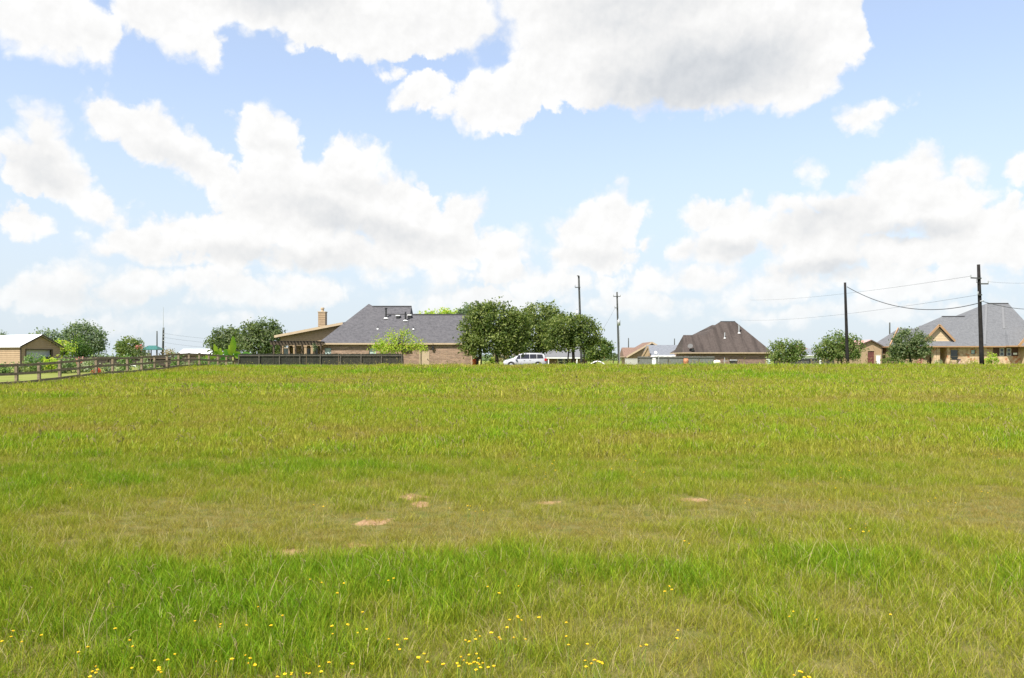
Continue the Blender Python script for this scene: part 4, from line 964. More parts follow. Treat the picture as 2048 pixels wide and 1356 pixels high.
LF = dict(oak=leaf_mat('oak_leaves', (.066, .108, .022), (.185, .225, .055), (.27, .30, .10)),
          darkoak=leaf_mat('dark_oak_leaves', (0.083, 0.128, 0.045), (0.158, 0.195, 0.083), (0.240, 0.270, 0.135)),
          greyoak=leaf_mat('grey_oak_leaves', (0.105, 0.158, 0.083), (0.188, 0.240, 0.135), (0.300, 0.345, 0.210)),
          bright=leaf_mat('bright_leaves', (0.255, 0.405, 0.038), (0.450, 0.540, 0.075), (0.540, 0.450, 0.120), trans=.5),
          mid=leaf_mat('mid_leaves', (.085, .145, .032), (.165, .210, .052), (.24, .27, .09)),
          yellow=leaf_mat('yellow_leaves', (.30, .34, .04), (.38, .38, .07)),
          conifer=leaf_mat('juniper_needles', (0.053, 0.112, 0.024), (0.105, 0.173, 0.033)),
          garden=leaf_mat('garden_leaves', (.10, .20, .05), (.20, .30, .10), (.32, .36, .2)),
          pale=leaf_mat('pale_garden_leaves', (.20, .27, .13), (.33, .37, .22), (.42, .44, .34)),
          red=leaf_mat('red_flowers', (.50, .03, .03), (.55, .12, .10)), pink=leaf_mat('pink_flowers', (.55, .16, .18), (.6, .28, .28)),
          dry=leaf_mat('dry_twigs', (.28, .22, .11), (.36, .30, .17)))
M_bark = mat('bark', (.075, .06, .045), (.045, .037, .03), 6, .95, .1, bump=.6, bscale=18)


def tree(label, D, lobes, leaf='oak', dens=1.0, lsize=.13, trunks=(), name='oak_tree', cat='tree', flat=.85, extra=None, shell=.55, group=None, sig=.26, droop=0.0, floor=.05):
    """lobes: (px, py, rx, ry[, depth offset]) read off the photograph, turned into ellipsoids at the tree's own distance"""
    ls = []
    for l in lobes:
        off = l[4] if len(l) > 4 else rnd.uniform(-.12, .12) * l[2] / F * D
        ls.append((X(l[0], D + off), D + off, Z(l[1], D + off), l[2] / F * D, max(l[2], l[3]) / F * D * flat, l[3] / F * D))
    g_ = gz(D); bx = trunks[0][0] if trunks else lobes[0][0]
    th = thing(name, label, cat, (X(bx, D), D, g_), group)
    b = MB(); cen = [Vector(l[:3]) for l in ls]
    for (px, w, top) in (trunks or ((lobes[0][0], 5, lobes[0][1] + lobes[0][3] * .4),)):
        x = X(px, D); zt = max(Z(top, D), g_ + .25); r0 = w / F * D / 2
        xb = x + rnd.uniform(-.1, .1); fork = Vector((x + rnd.uniform(-.15, .15), D, zt))
        b.tube([(xb, D, g_ - .25), (xb, D, g_ + .05), (x, D, g_ + (zt - g_) * .5), fork], [r0 * 1.35, r0 * 1.1, r0, r0 * .9], 9)
        for c, l in zip(cen, ls):
            if len(trunks) > 1 and abs(c.x - x) > l[3] * 1.3: continue
            for k in range(3):
                tip = c + Vector((rnd.uniform(-.6, .6) * l[3], rnd.uniform(-.5, .5) * l[4], rnd.uniform(-.2, .7) * l[5])); mid = fork.lerp(tip, .5) + Vector((rnd.uniform(-.2, .2), rnd.uniform(-.2, .2), .1 * (tip - fork).length))
                b.tube([fork, mid, tip], [r0 * .55, r0 * .33, r0 * .1], 6)
    b.build('trunk', M_bark, th, True)
    area = sum(l[3] * l[5] for l in ls) * 12
    n_cl = int(area * 4.5 * dens / max(1, (lsize / .13) ** 1.4)) + 6
    V = leaf_cloud(ls, n_cl, 18, sig, lsize, floor=g_ + floor, shell=shell, droop=droop)
    quads_object('crown', V, LF[leaf], th)
    if extra:
        m2, l2, n2 = extra
        e = [(X(l[0], D - .4), D - .4, Z(l[1], D), l[2] / F * D, l[2] / F * D * .6, l[3] / F * D) for l in l2]
        quads_object('blossom', leaf_cloud(e, n2, 8, .12, .07, floor=g_ + .05), LF[m2], th)
    return th


tree('largest rounded live oak at the right corner of the brick house', 80, [(985, 640, 48, 34), (948, 655, 24, 30), (945, 688, 26, 20), (1018, 665, 36, 34), (988, 682, 52, 24), (1035, 655, 22, 34), (1015, 695, 35, 14), (965, 630, 26, 24)], 'oak', 1.1, .13, ((960, 7, 690), (993.5, 6.5, 690)), sig=.28)
tree('dark live oak behind the two nearer oaks above the van', 99, [(1080, 636, 40, 28), (1065, 660, 44, 36), (1105, 650, 28, 34), (1065, 690, 44, 18)], 'oak', 1.0, .15, ((1075, 6, 690),))
tree('spreading live oak standing in front of the leaning utility pole', 87, [(1130, 655, 40, 24), (1160, 655, 30, 22), (1178, 668, 22, 22), (1115, 678, 30, 20), (1155, 685, 34, 14), (1188, 678, 12, 10)], 'oak', 1.0, .13, ((1147, 6, 695), (1136, 3, 700), (1168, 2.5, 700)))
tree('small bushy oak right of the spreading oak', 112, [(1195, 700, 26, 20), (1208, 698, 14, 16), (1185, 710, 18, 14)], 'mid', 1.0, .16, ((1190, 4, 715),))
tree('yellow green tree top behind the brick house roof', 112, [(885, 632, 34, 11), (910, 632, 30, 10), (850, 634, 20, 6)], 'bright', .8, .16, ((890, 5, 640),), name='leafy_tree')
tree('grey green tree top between the charcoal roof and largest oak', 108, [(938, 622, 20, 12), (925, 626, 10, 10)], 'greyoak', .8, .15, ((938, 5, 640),), name='leafy_tree')
tree('yellow green feathery young tree in front of the brick house wall', 79.6, [(798, 688, 30, 16), (809, 665, 13, 12), (772, 688, 26, 14), (832, 690, 18, 10), (755, 692, 14, 8), (785, 674, 20, 12), (822, 678, 16, 12), (775, 702, 20, 8), (845, 696, 10, 4)], 'bright', .62, .085, ((797, 2.4, 700), (806, 2, 690)), name='young_tree', shell=.3, flat=.6, sig=.22, droop=.2)
tree('sparse grey green tree behind the tan garage', 112, [(92, 686, 34, 24), (68, 694, 26, 20), (112, 690, 24, 22), (85, 704, 30, 12)], 'greyoak', .72, .15, ((100, 5, 700),), shell=.35, sig=.36)
tree('tall dark grey green oak left of the round tree', 116, [(165, 668, 30, 22), (180, 680, 30, 24), (150, 676, 20, 18), (195, 692, 16, 10), (168, 696, 26, 16)], 'greyoak', .95, .16, ((170, 6, 705),), shell=.4, sig=.36)
tree('dark tree cut off by the left edge of the picture', 112, [(-6, 686, 16, 20), (4, 694, 12, 14)], 'greyoak', .8, .15, ((-6, 5, 700),))
tree('low olive bushes on the horizon beside the garage roof', 150, [(20, 694, 16, 7), (40, 696, 10, 5)], 'mid', .8, .2, ((20, 4, 705),), name='bush', cat='bush')
tree('yellow green bushy shrub behind the rail fence near the tan garage', 90, [(122, 692, 15, 14), (132, 702, 16, 12), (118, 706, 13, 12), (140, 700, 8, 12)], 'bright', .55, .10, ((125, 3, 712),), name='shrub', cat='shrub', sig=.2)
tree('dark green conical juniper behind the plank fence', 92, [(156, 692, 10, 16), (160, 704, 15, 14), (170, 706, 12, 10)], 'conifer', 1.1, .10, ((160, 4, 714),), name='juniper', shell=.4)
tree('round compact tree left of the teal play tower', 106, [(258, 690, 22, 15), (245, 697, 14, 13), (270, 696, 15, 14), (256, 702, 20, 10)], 'mid', .9, .13, ((256, 4, 708),), name='round_tree', shell=.5)
tree('crape myrtle with pink blossom beside the teal play tower', 96, [(279, 703, 10, 8), (284, 708, 8, 6)], 'darkoak', .8, .10, ((280, 2.5, 711),), name='crape_myrtle', extra=('pink', [(277, 695, 7, 3)], 12))
tree('dry tan shrub right of the teal play tower', 100, [(335, 706, 12, 5), (343, 708, 8, 4)], 'dry', .6, .10, ((336, 2, 711),), name='shrub', cat='shrub')
tree('shorter of the two dark oaks behind the banana plants', 101, [(450, 678, 26, 20), (435, 686, 15, 16), (465, 680, 20, 20), (455, 698, 32, 14)], 'darkoak', 1.0, .15, ((452, 6, 705),), sig=.3)
tree('taller dark oak left of the patio of the brick house', 97, [(530, 664, 28, 22), (505, 668, 22, 22), (545, 680, 24, 26), (515, 694, 34, 20), (550, 702, 18, 14)], 'darkoak', 1.1, .15, ((522, 7, 705),), sig=.3)
tree('climbing vine at the left post of the pergola', 79.2, [(557, 700, 5, 12), (552, 710, 7, 8)], 'mid', .4, .07, ((556, 1.2, 705),), name='vine', cat='vine', shell=.2, sig=.12)
tree('climbing vine on the right post of the pergola', 78.9, [(629, 690, 6, 7), (630, 702, 3, 10)], 'greyoak', .5, .06, ((630, 1.2, 695),), name='vine', cat='vine', shell=.2, sig=.1)
tree('light green round tree at the right end of the dark brick house', 101, [(1573, 694, 26, 15), (1558, 704, 18, 13), (1592, 704, 18, 15), (1574, 712, 30, 9), (1546, 714, 10, 8)], 'mid', .8, .13, ((1575, 4, 712), (1570, 3, 714)), name='round_tree', sig=.27)
tree('darker round tree with the dark pole in front of it', 100, [(1676, 684, 28, 17), (1655, 697, 22, 18), (1702, 695, 22, 20), (1678, 705, 38, 13), (1645, 706, 12, 10)], 'mid', .85, .13, ((1683, 4, 712), (1676, 3, 714)), name='round_tree', sig=.3)
tree('dark round tree in front of the stone house porch', 88, [(1818, 678, 26, 18), (1805, 692, 22, 18), (1838, 690, 22, 20), (1820, 704, 34, 12), (1795, 704, 12, 12)], 'darkoak', 1.0, .115, ((1821.5, 4.5, 712),), name='round_tree', sig=.24)
tree('green shrub left of the trunk of the dark round tree', 99, [(1783, 714, 12, 9), (1790, 720, 14, 8), (1775, 722, 10, 5)], 'mid', .9, .10, ((1784, 2, 722),), name='shrub', cat='shrub', sig=.16)
tree('rounded yellow green shrub right of the tallest pole', 99, [(1983, 714, 9, 7), (1986, 721, 11, 7), (1976, 722, 8, 6)], 'bright', .9, .09, ((1983, 2, 724),), name='shrub', cat='shrub', sig=.15)
tree('low yellow shrub left of the tallest pole', 99, [(1945, 726, 12, 4)], 'yellow', .8, .09, ((1945, 1.5, 727),), name='shrub', cat='shrub', sig=.12)
tree('low pale green shrub by the stone porch door', 101, [(1879, 726, 9, 4)], 'pale', .9, .08, ((1879, 1.5, 727),), name='shrub', cat='shrub', sig=.1)
tree('low green shrub beneath the dark round tree', 100, [(1807, 725, 12, 5)], 'mid', .8, .09, ((1807, 1.5, 727),), name='shrub', cat='shrub', sig=.1)
tree('red flowering bed between the pale stone piers', 100.5, [(1839, 725, 9, 5)], 'dry', .7, .08, ((1839, 1.5, 727),), name='shrub', cat='shrub', sig=.1, extra=('pink', [(1839, 723, 8, 4)], 9))
tree('green hedge at the foot of the largest oak', 84, [(985, 722, 10, 6), (975, 726, 10, 4)], 'bright', .7, .09, ((985, 1.5, 727),), name='hedge', cat='hedge', sig=.12)
tree('tan flowering shrubs behind the hood of the van', 104, [(1010, 705, 16, 8), (1040, 706, 18, 7), (1000, 714, 14, 8)], 'dry', .7, .11, ((1010, 1.5, 718),), name='shrub', cat='shrub', sig=.16)
tree('lone tiny far tree beside the transformer pole', 320, [(1227, 712, 7, 7), (1246, 709, 4, 7)], 'darkoak', .6, .35, ((1227, 1.5, 718),), name='leafy_tree')
GARDEN = [(14, 737, 13, 7, 'garden'), (40, 738, 9, 6, 'darkoak'), (67, 724, 17, 10, 'garden'), (70, 738, 16, 7, 'mid'), (102, 726, 15, 9, 'bright'), (104, 738, 14, 7, 'darkoak'), (134, 727, 14, 7, 'garden'), (130, 738, 11, 7, 'darkoak'), (166, 737, 14, 8, 'pale'), (182, 727, 9, 6, 'pale'), (213, 736, 8, 7, 'pale'), (250, 721, 10, 8, 'garden'),
          (244, 735, 8, 6, 'pale'), (290, 720, 5, 6, 'pale'), (282, 734, 9, 6, 'pale'), (304, 735, 10, 7, 'garden'), (356, 722, 10, 8, 'garden'), (368, 733, 14, 6, 'pale'), (392, 734, 12, 6, 'darkoak'), (410, 724, 20, 8, 'garden'), (418, 734, 13, 6, 'pale'), (440, 733, 12, 6, 'darkoak'), (462, 731, 10, 7, 'pale')]
ORD = 'first second third fourth fifth sixth seventh eighth ninth tenth eleventh twelfth thirteenth fourteenth fifteenth sixteenth seventeenth eighteenth nineteenth twentieth twenty-first twenty-second twenty-third'.split()
for i, (px, py, rx, ry, lf) in enumerate(sorted(GARDEN)):
    D = max(59.5 + (i % 3) * 1.2, F * 28.8 / (1024 - px) + 1.2)
    tree(ORD[i] + ' leafy garden shrub from the left behind the rail fence', D, [(px, py - 1, rx * 1.2, ry * 1.2), (px + rnd.uniform(-.4, .4) * rx, py + ry * .9 + 2, rx, ry * .9)], lf, 1.3, .085, ((px, 1.2, py + 3),), name='garden_shrub', cat='shrub', group='garden shrubs behind the rail fence', shell=.25, sig=.15, floor=.0)
tree('red flower bed seen through the rail fence', 61, [(193, 744, 8, 3)], 'darkoak', .5, .06, ((193, 1, 744),), name='flower_bed', cat='flowers', sig=.08, extra=('red', [(193, 743, 9, 3)], 22))
tree('tall red flowered plant rising above the rail fence', 60, [(158, 733, 4, 8)], 'pale', .5, .06, ((158, 1, 735),), name='flower_bed', cat='flowers', sig=.08, extra=('pink', [(158, 722, 3, 2)], 6))


# banana plants
def banana(label, px, D, leaves, m, stem_top):
    g_ = gz(D); x = X(px, D); th = thing('banana_plant', label, 'banana plant', (x, D, g_), 'banana plants')
    b = MB(); zt = Z(stem_top, D); b.tube([(x, D, g_ - .1), (x + .03, D, (g_ + zt) / 2), (x, D, zt)], [.12, .10, .06], 8); b.build('stem', mat('banana_stem', (.22, .24, .07), (.28, .25, .1), 4, .7), th, True)
    for (dx, dy, dz, curl, w) in leaves:
        b = MB(); n = 9; base = Vector((x, D, zt - .1)); tip = Vector((dx, dy, dz)); side = Vector((-dz * .3 - dy * .5, dx + .3, 0)).cross(tip).normalized() if tip.length else Vector((1, 0, 0))
        side = tip.cross(Vector((.25 * rnd.uniform(-1, 1), -1, .25 * rnd.uniform(-1, 1)))).normalized()
        ct = []
        for k in range(n + 1):
            u = k / n; c = base + tip * u + Vector((0, 0, -curl * u * u)); wd = w * (math.sin(math.pi * min(1, max(0, (u - .12) / .88)) ** .75) ** .7 if u > .12 else .04) + .01; ct.append((c, wd))
        vv = []; 
        for c, wd in ct:
            j = rnd.uniform(.85, 1.1); vv += [c - side * wd * j + Vector((0, .10 * wd, .28 * wd)), c, c + side * wd * j + Vector((0, -.10 * wd, .28 * wd))]
        b.mesh(vv, [(3 * k + q, 3 * k + q + 1, 3 * k + q + 4, 3 * k + q + 3) for k in range(n) for q in (0, 1)])
        b.build('leaf', m, th, True)


M_ban = leaf_mat('banana_leaf', (.10, .22, .015), (.24, .32, .025), scale=.9, trans=.5, rough=.4); M_ban2 = leaf_mat('banana_leaf_dark', (.035, .13, .02), (.09, .24, .03), scale=.9, trans=.4, rough=.35)
banana('tallest banana plant with one upright yellow green leaf', 466, 79.4, [(.05, -.1, 2.1, .0, .30), (-.9, -.2, 1.2, .5, .25), (.9, .1, .9, .6, .25), (-.5, .2, 1.5, .3, .22), (1.2, -.3, .3, .8, .24)], M_ban, 712)
banana('leftmost banana plant with slanting bright leaves', 436, 79.8, [(-.4, 0, 1.5, .1, .24), (.6, -.2, 1.0, .4, .24), (-1.2, 0, .6, .7, .24), (-.2, -.3, .9, .2, .2), (.2, .2, 1.2, .2, .2)], M_ban, 714)
banana('dark green banana plant arching over the plank fence', 481, 78.4, [(1.0, -.2, 1.0, .5, .24), (1.4, -.1, .4, .7, .26), (.7, -.3, .6, .9, .26), (-.6, -.2, .9, .5, .22), (1.1, .1, .7, .3, .2)], M_ban2, 715)
banana('small banana plant between the taller banana plants', 452, 78.9, [(-.6, -.2, .8, .4, .2), (.5, -.2, .9, .4, .2), (.1, -.3, 1.2, .1, .2), (-.9, 0, .3, .6, .2)], M_ban2, 718)
banana('low spreading banana plant left of the other banana plants', 417, 79.3, [(-.9, -.1, .5, .6, .2), (.5, -.2, .7, .4, .2), (-.3, 0, .9, .2, .18)], M_ban, 720)

# distant belt of trees along the horizon
def far_belt():
    V = []
    for k in range(420):
        a = R(rnd.uniform(-46, 46)); d_ = rnd.uniform(520, 900); x, y = d_ * math.tan(a) * .8, d_; h = rnd.choice((2.2, 3, 3.5, 4.5)); r_ = rnd.uniform(3, 9)
        V.append(leaf_cloud([(x, y, gz(y) + h * .5, r_, r_, h * .55)], 14, 12, 1.0, .8, floor=gz(y)))
    o = quads_object('distant_trees', np.concatenate(V), LF['greyoak']); o['kind'] = 'stuff'; tag(o, 'low belt of far trees along the horizon behind the houses', 'trees')


far_belt()

# ------------------------------------------------------------------ meadow grass
def blade_material(name, straw=False):
    m = bpy.data.materials.new(name); m.use_nodes = True; g = G(m.node_tree); m.node_tree.nodes.clear()
    out = g.node('ShaderNodeOutputMaterial')
    if straw:
        r_ = g.node('ShaderNodeNewGeometry').outputs['Random Per Island']; col = g.mixc(r_, (.33, .27, .11), (.47, .40, .21))
    else:
        a = g.node('ShaderNodeAttribute', attribute_type='INSTANCER', attribute_name='mood').outputs['Fac']
        r_ = g.node('ShaderNodeNewGeometry').outputs['Random Per Island']
        f = g.m('ADD', a, g.m('MULTIPLY', g.m('SUBTRACT', r_, .5), .55))
        ramp = g.node('ShaderNodeValToRGB'); g.put(ramp.inputs[0], f); e = ramp.color_ramp.elements
        e[0].position = 0.05; e[0].color = (.320, .245, .070, 1); e[1].position = 1.0; e[1].color = (.152, .305, .010, 1)
        for pos, c in ((.28, (.320, .295, .048, 1)), (.55, (.290, .318, .026, 1)), (.80, (.215, .318, .015, 1))):
            q = e.new(pos); q.color = c
        r2 = g.m('FRACT', g.m('MULTIPLY', r_, 17.31))
        col = g.vm('SCALE', ramp.outputs[0], scale=g.m('MULTIPLY_ADD', r2, .85, .60))
    d = g.node('ShaderNodeBsdfPrincipled'); d.inputs['Roughness'].default_value = .6; d.inputs['Specular IOR Level'].default_value = .12; g.l.new(col, d.inputs['Base Color'])
    t_ = g.node('ShaderNodeBsdfTranslucent'); g.l.new(g.mixc(1.0, col, (1.1, 1.15, .6), 'MULTIPLY'), t_.inputs[0])
    mx = g.node('ShaderNodeMixShader'); mx.inputs[0].default_value = .36
    g.l.new(d.outputs[0], mx.inputs[1]); g.l.new(t_.outputs[0], mx.inputs[2]); g.l.new(mx.outputs[0], out.inputs[0])
    return m


M_blade = blade_material('grass_blade'); M_straw = blade_material('dry_straw', True)
M_seed = mat('seed_head', (.19, .165, .07), (.25, .21, .09), 8, .9, .1)


def tuft(name, n, rad, h0, h1, w, dry, lean, seeds=0, seed_h=.5, flat=0.0):
    """one clump of bent grass blades"""
    r = random.Random(name); b = MB()
    for i in range(n + seeds):
        a = r.uniform(0, 2 * math.pi); q = rad * math.sqrt(r.random()); p = Vector((q * math.cos(a), q * math.sin(a), -.02))
        is_seed = i >= n
        h = r.uniform(h0, h1) if not is_seed else seed_h * r.uniform(.75, 1.15)
        la = r.uniform(0, 2 * math.pi); ln = lean * r.uniform(.25, 1.0) * h * (.35 if is_seed else 1); ld = Vector((math.cos(la), math.sin(la), 0))
        fa = r.uniform(0, 2 * math.pi); sd = Vector((math.cos(fa), math.sin(fa), 0)); ww = w * r.uniform(.6, 1.25)
        mi = 1 if r.random() < dry else 0
        if mi == 1 and r.random() < .4 + flat: h *= .5; ln *= 2.4
        k = []
        for u in (0, .38, .74): c = p + Vector((0, 0, h * (u - .16 * u * u * (ln / max(h, .01))))) + ld * ln * u ** 1.9; k.append((c, ww * (1 - .55 * u)))
        tip = p + Vector((0, 0, h * (1 - .22 * ln / max(h, .01)))) + ld * ln
        if is_seed:
            s = MB(); s.tube([p, k[1][0], k[2][0], tip], [w * .35, w * .3, w * .25, w * .2], 3, 1, False); b.mesh(s.v, s.f, 1 if r.random() < .5 else 0)
            for kk in range(r.choice((2, 3))):
                aa = r.uniform(0, 6.28); e = tip + Vector((math.cos(aa) * .06, math.sin(aa) * .06, .03 - .02 * kk)); s = MB(); s.tube([tip - Vector((0, 0, .03 * kk)), tip.lerp(e, .5) + Vector((0, 0, .01)), e], [w * .3, w * .75, w * .2], 3, 2, False); b.mesh(s.v, s.f, 2)
            continue
        vv = []
        for c, x_ in k: vv += [c - sd * x_ / 2, c + sd * x_ / 2]
        b.mesh(vv + [tip], [(0, 1, 3, 2), (2, 3, 5, 4), (4, 5, 6)], mi)
    o = b.build(name, [M_blade, M_straw, M_seed]); C.objects.unlink(o)
    return o


TUFTS = []
tc_ = bpy.data.collections.new('grass_clumps')
spec = [('a_lush0', 32, .14, .12, .25, .0060, .03, .6), ('a_lush1', 30, .13, .13, .28, .0064, .04, .7), ('a_mix0', 32, .14, .08, .20, .0052, .10, .8), ('a_mix1', 30, .14, .09, .23, .0050, .13, .85),
        ('a_short0', 36, .13, .05, .14, .0052, .16, .9, 0, .5, .3), ('a_short1', 34, .14, .05, .16, .0050, .24, 1.0, 0, .5, .4), ('a_seed', 18, .10, .10, .22, .0050, .15, .6, 2, .36),
        ('a_straw', 5, .16, .28, .50, .0050, 1.0, 1.25, 0, .5, -.5),
        ('b_mix0', 38, .24, .09, .22, .011, .06, .7), ('b_mix1', 38, .24, .10, .25, .011, .09, .75), ('b_lush', 38, .22, .12, .26, .012, .03, .6), ('b_seed', 28, .2, .10, .24, .010, .10, .6, 2, .38),
        ('c_mix0', 50, .45, .12, .28, .022, .05, .65), ('c_mix1', 50, .45, .13, .30, .022, .07, .65), ('c_seed', 40, .42, .14, .30, .020, .07, .6, 3, .46)]
for i, s in enumerate(spec):
    o = tuft(*s); o.name = 'z%02d_' % i + s[0]; tc_.objects.link(o); TUFTS.append(s[0])
ID = {n: i for i, n in enumerate(TUFTS)}


def scatter(y0, y1, dens, margin=6.0):
    w = lambda y: .66 * y + margin
    ymax = y1; n = int(dens * (w(ymax) * 2) * (y1 - y0))
    x = rng.uniform(-w(ymax), w(ymax), n); y = rng.uniform(y0, y1, n)
    k = (np.abs(x) < w(y)) & (x > FENCE_A + FENCE_B * y + .15)
    return x[k], y[k]


def mood(x, y):
    """0 brown and thin ... 1 lush green"""
    wob = (vnoise(x * .35 + 50, y * .35, 21) - .5) * 1.6
    m = .50 + .34 * (vnoise(x * .16 + 9, y * .10 + 3, 1) - .5) + .42 * (vnoise(x * .55, y * .5, 2) - .5) + .46 * (vnoise(x * 2.3, y * 2.3, 4) - .5)
    yb = y + wob
    m = m + .24 * np.exp(-((yb - 5.9) / .9) ** 2) * (.65 + .7 * vnoise(x * .8, y * .8, 9))        # lush strip near the viewer
    m = m - .17 * np.exp(-((yb - 8.4) / 1.2) ** 2) + .12 * np.exp(-((yb - 5.0) / 1.3) ** 2)          # thin brown strip behind it
    m = m + .10 * np.exp(-((yb - 11.6) / .9) ** 2)
    m = m + .10 * np.sin(y * .42 + vnoise(x * .05, y * .05, 8) * 5) * (y > 16)                   # mown bands further out
    return m


PX, PY, PI_, PS, PM = [], [], [], [], []
def dirt_mask(x, y):
    q = np.zeros_like(x)
    for cx, cy, rx, ry in DIRT:
        wx = x + (vnoise(x * 5, y * 5, 31) - .5) * .3; wy = y + (vnoise(x * 5 + 9, y * 5, 32) - .5) * .25
        q = np.maximum(q, np.clip(1.35 - np.sqrt(((wx - cx) / rx) ** 2 + ((wy - cy) / ry) ** 2), 0, 1))
    return q


for (y0, y1, dens, tier) in ((1.6, 8.0, 260, 'a'), (8.0, 13.5, 190, 'a'), (13.0, 22.0, 50, 'b'), (22.0, 33.0, 26, 'b'), (32.0, 50.0, 11, 'c'), (50.0, 76.5, 8, 'c'), (76.5, 91.0, 2.5, 'c')):
    x, y = scatter(y0, y1, dens); m = mood(x, y); u = rng.random(len(x)); v = rng.random(len(x))
    if tier == 'a':
        bare = dirt_mask(x, y)
        idx = np.where(m + (u - .5) * .25 > .66, np.where(v < .5, ID['a_lush0'], ID['a_lush1']), np.where(m + (u - .5) * .25 > .36, np.where(v < .5, ID['a_mix0'], ID['a_mix1']), np.where(v < .5, ID['a_short0'], ID['a_short1'])))
        idx = np.where((rng.random(len(x)) < .02) & (m > .3), ID['a_seed'], idx)
        idx = np.where(rng.random(len(x)) < .022 * (y < 9), ID['a_straw'], idx)
        keep = rng.random(len(x)) > np.maximum(bare * 1.2, np.clip((.16 - m) * 1.2, 0, .4))
    elif tier == 'b':
        idx = np.where(m > .68, ID['b_lush'], np.where(v < .5, ID['b_mix0'], ID['b_mix1'])); idx = np.where(u < .035, ID['b_seed'], idx); keep = np.ones(len(x), bool)
    else:
        idx = np.where(v < .5, ID['c_mix0'], ID['c_mix1']); idx = np.where(u < .02, ID['c_seed'], idx); keep = np.ones(len(x), bool)
        keep &= ~((y > 76) & (x < X(806, 77.5)) & (x > -40)) & ~((y > 80.5) & (x < 2))
    sc = (.72 + .5 * rng.random(len(x))) * np.clip(.80 + .45 * (m - .4), .6, 1.2)
    if tier == 'a': sc = sc * .70
    if tier == 'c': sc = sc * (1 + .6 * rng.random(len(x)) ** 4)
    sc = sc * np.where((y > 58) & (x > -12), 1.3, 1.0)
    PX.append(x[keep]); PY.append(y[keep]); PI_.append(idx[keep]); PS.append(sc[keep]); PM.append(np.clip(m[keep] + .04, .02, 1))
PX, PY, PI_, PS, PM = (np.concatenate(q) for q in (PX, PY, PI_, PS, PM))
PZ = np.interp(PY, ys, gz_np(ys)) + (vnoise(PX * .5, PY * .5, 3) - .5) * .06 * np.clip((PY - 2) / 6, 0, 1) * (PY < 80)
n = len(PX); me = bpy.data.meshes.new('meadow_grass'); me.vertices.add(n)
me.vertices.foreach_set('co', np.stack([PX, PY, PZ], 1).astype(np.float32).ravel())
for nm, ty, dat in (('kind_index', 'INT', PI_.astype(np.int32)), ('size', 'FLOAT', PS.astype(np.float32)), ('mood', 'FLOAT', PM.astype(np.float32))):
    me.attributes.new(nm, ty, 'POINT').data.foreach_set('value', dat)
me.attributes.new('turn', 'FLOAT_VECTOR', 'POINT').data.foreach_set('vector', np.stack([rng.normal(0, .08, n), rng.normal(0, .08, n), rng.uniform(0, 6.283, n)], 1).astype(np.float32).ravel())
grass = bpy.data.objects.new('meadow_grass', me); C.objects.link(grass); grass['kind'] = 'stuff'
tag(grass, 'tall green and yellowish grass covering the whole meadow', 'grass')
ng = bpy.data.node_groups.new('grass_scatter', 'GeometryNodeTree')
ng.interface.new_socket('Geometry', in_out='INPUT', socket_type='NodeSocketGeometry'); ng.interface.new_socket('Geometry', in_out='OUTPUT', socket_type='NodeSocketGeometry')
gi = ng.nodes.new('NodeGroupInput'); go = ng.nodes.new('NodeGroupOutput'); iop = ng.nodes.new('GeometryNodeInstanceOnPoints'); ci = ng.nodes.new('GeometryNodeCollectionInfo')
ci.inputs[0].default_value = tc_; ci.inputs['Separate Children'].default_value = True; ci.inputs['Reset Children'].default_value = True
def nattr(nm, ty):
    q = ng.nodes.new('GeometryNodeInputNamedAttribute'); q.data_type = ty; q.inputs[0].default_value = nm; return q.outputs[0]
iop.inputs['Pick Instance'].default_value = True
L_ = ng.links.new
L_(gi.outputs[0], iop.inputs['Points']); L_(ci.outputs[0], iop.inputs['Instance']); L_(nattr('kind_index', 'INT'), iop.inputs['Instance Index']); L_(nattr('turn', 'FLOAT_VECTOR'), iop.inputs['Rotation']); L_(nattr('size', 'FLOAT'), iop.inputs['Scale']); L_(iop.outputs[0], go.inputs[0])
grass.modifiers.new('scatter', 'NODES').node_group = ng
print('grass clumps', n)

# ------------------------------------------------------------------ wildflowers
M_petal = mat('yellow_petals', (.82, .60, .015), (.86, .66, .03), 9, .6, .2); M_disc = mat('orange_disc', (.70, .42, .01), (.62, .34, .01), 9, .8); M_stem = mat('flower_stem', (.12, .2, .03), (.16, .22, .04), 9, .7)


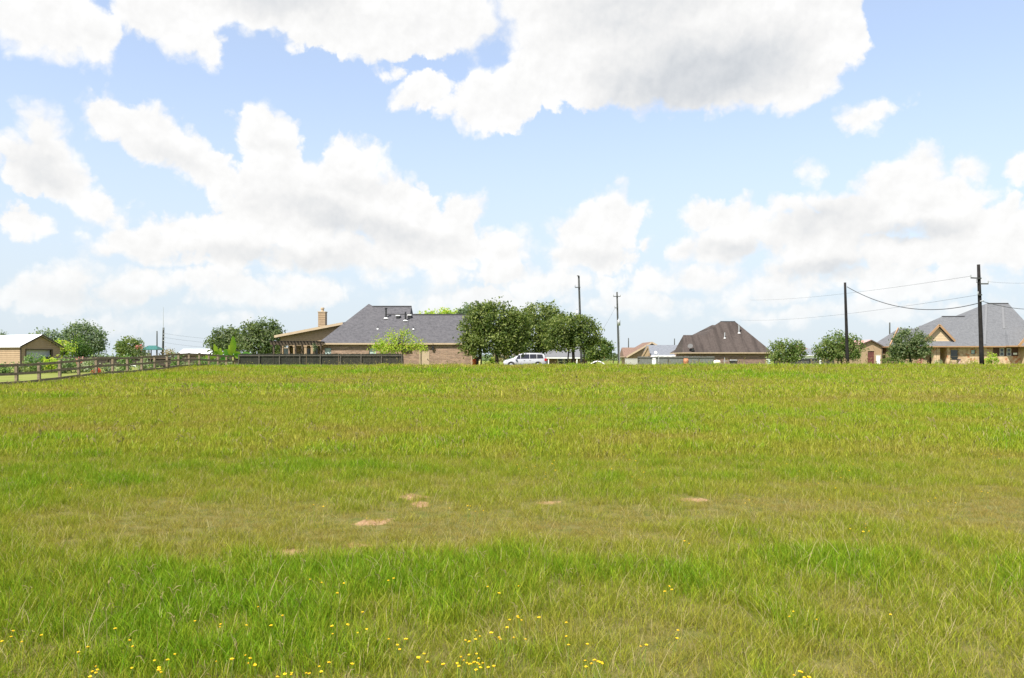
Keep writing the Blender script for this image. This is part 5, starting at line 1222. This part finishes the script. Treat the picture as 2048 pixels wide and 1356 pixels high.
def flower_mesh(k):
    r = random.Random(k); b = MB(); h = .20; np_ = r.choice((7, 8, 8)); R_ = .0105
    b.tube([(0, 0, 0), (.012, .004, h * .55), (0, 0, h)], [.0016, .0014, .0012], 4, 2)
    for i in range(np_):
        a = 2 * math.pi * i / np_ + r.uniform(-.1, .1); c, s_ = math.cos(a), math.sin(a); t_ = .0052; e = r.uniform(.9, 1.1) * R_; dz = r.uniform(.000, .005)
        b.mesh([(.003 * c, .003 * s_, h), (e * .7 * c - t_ * s_, e * .7 * s_ + t_ * c, h + dz * .8), (e * c, e * s_, h + dz * .7), (e * .7 * c + t_ * s_, e * .7 * s_ - t_ * c, h + dz * .8)], [(0, 3, 2, 1)], 0)
    b.tube([(0, 0, h - .002), (0, 0, h + .003), (0, 0, h + .006)], [.006, .0062, .0025], 8, 1)
    me_ = bpy.data.meshes.new('wildflower'); me_.from_pydata(b.v, [], b.f)
    for q in (M_petal, M_disc, M_stem): me_.materials.append(q)
    me_.polygons.foreach_set('material_index', b.mi); me_.update()
    return me_


FM = [flower_mesh(k) for k in range(4)]
SPOTS = [(195, 1342, 5, 14), (330, 1325, 10, 60), (250, 1265, 3, 60), (480, 1318, 6, 40), (560, 1345, 7, 50), (640, 1335, 6, 45), (600, 1250, 4, 60), (720, 1245, 5, 40), (660, 1163, 4, 50), (780, 1158, 2, 10), (905, 1318, 12, 40), (950, 1330, 10, 30), (975, 1275, 10, 60), (1040, 1232, 6, 25),
         (1110, 1278, 5, 50), (1190, 1322, 9, 22), (1300, 1290, 4, 60), (1000, 1190, 3, 60), (1330, 1172, 3, 30), (1590, 1230, 3, 40), (1600, 1348, 6, 15), (1785, 1228, 1, 5), (120, 1280, 4, 60), (20, 1270, 3, 20), (800, 1280, 5, 40), (420, 1240, 4, 80), (1730, 1055, 5, 30), (1500, 1000, 3, 20), (700, 1010, 3, 90), (930, 1008, 7, 40),
         (560, 905, 5, 100), (870, 910, 5, 110), (1090, 930, 10, 40), (1270, 935, 8, 60), (1130, 940, 6, 60), (1570, 945, 6, 60), (1700, 960, 7, 80), (1900, 990, 6, 80), (1960, 915, 5, 60), (1200, 910, 6, 90), (760, 880, 6, 100), (130, 965, 2, 30), (1380, 1085, 2, 8), (1640, 1003, 3, 20)]
fl = 0
for (px, py, cnt, spread) in SPOTS:
    for k in range(cnt):
        x_ = px + rnd.gauss(0, spread * .6); y_ = py + rnd.gauss(0, min(14, spread * .25)); hh = rnd.uniform(.13, .20)
        if y_ < 880: continue
        D = (H - hh) * F / (y_ - HZ)
        o = bpy.data.objects.new('wildflower', FM[fl % 4]); C.objects.link(o); s_ = hh / .20
        o.location = (X(x_, D), D, gz(D)); o.scale = (s_ * rnd.uniform(.75, 1.1),) * 2 + (s_,); o.rotation_euler = (rnd.uniform(-.12, .3), rnd.uniform(-.2, .2), rnd.uniform(0, 6.28))
        tag(o, 'small yellow wildflower blooming among the meadow grass', 'flower', 'yellow wildflowers in the meadow'); fl += 1
print('flowers', fl)
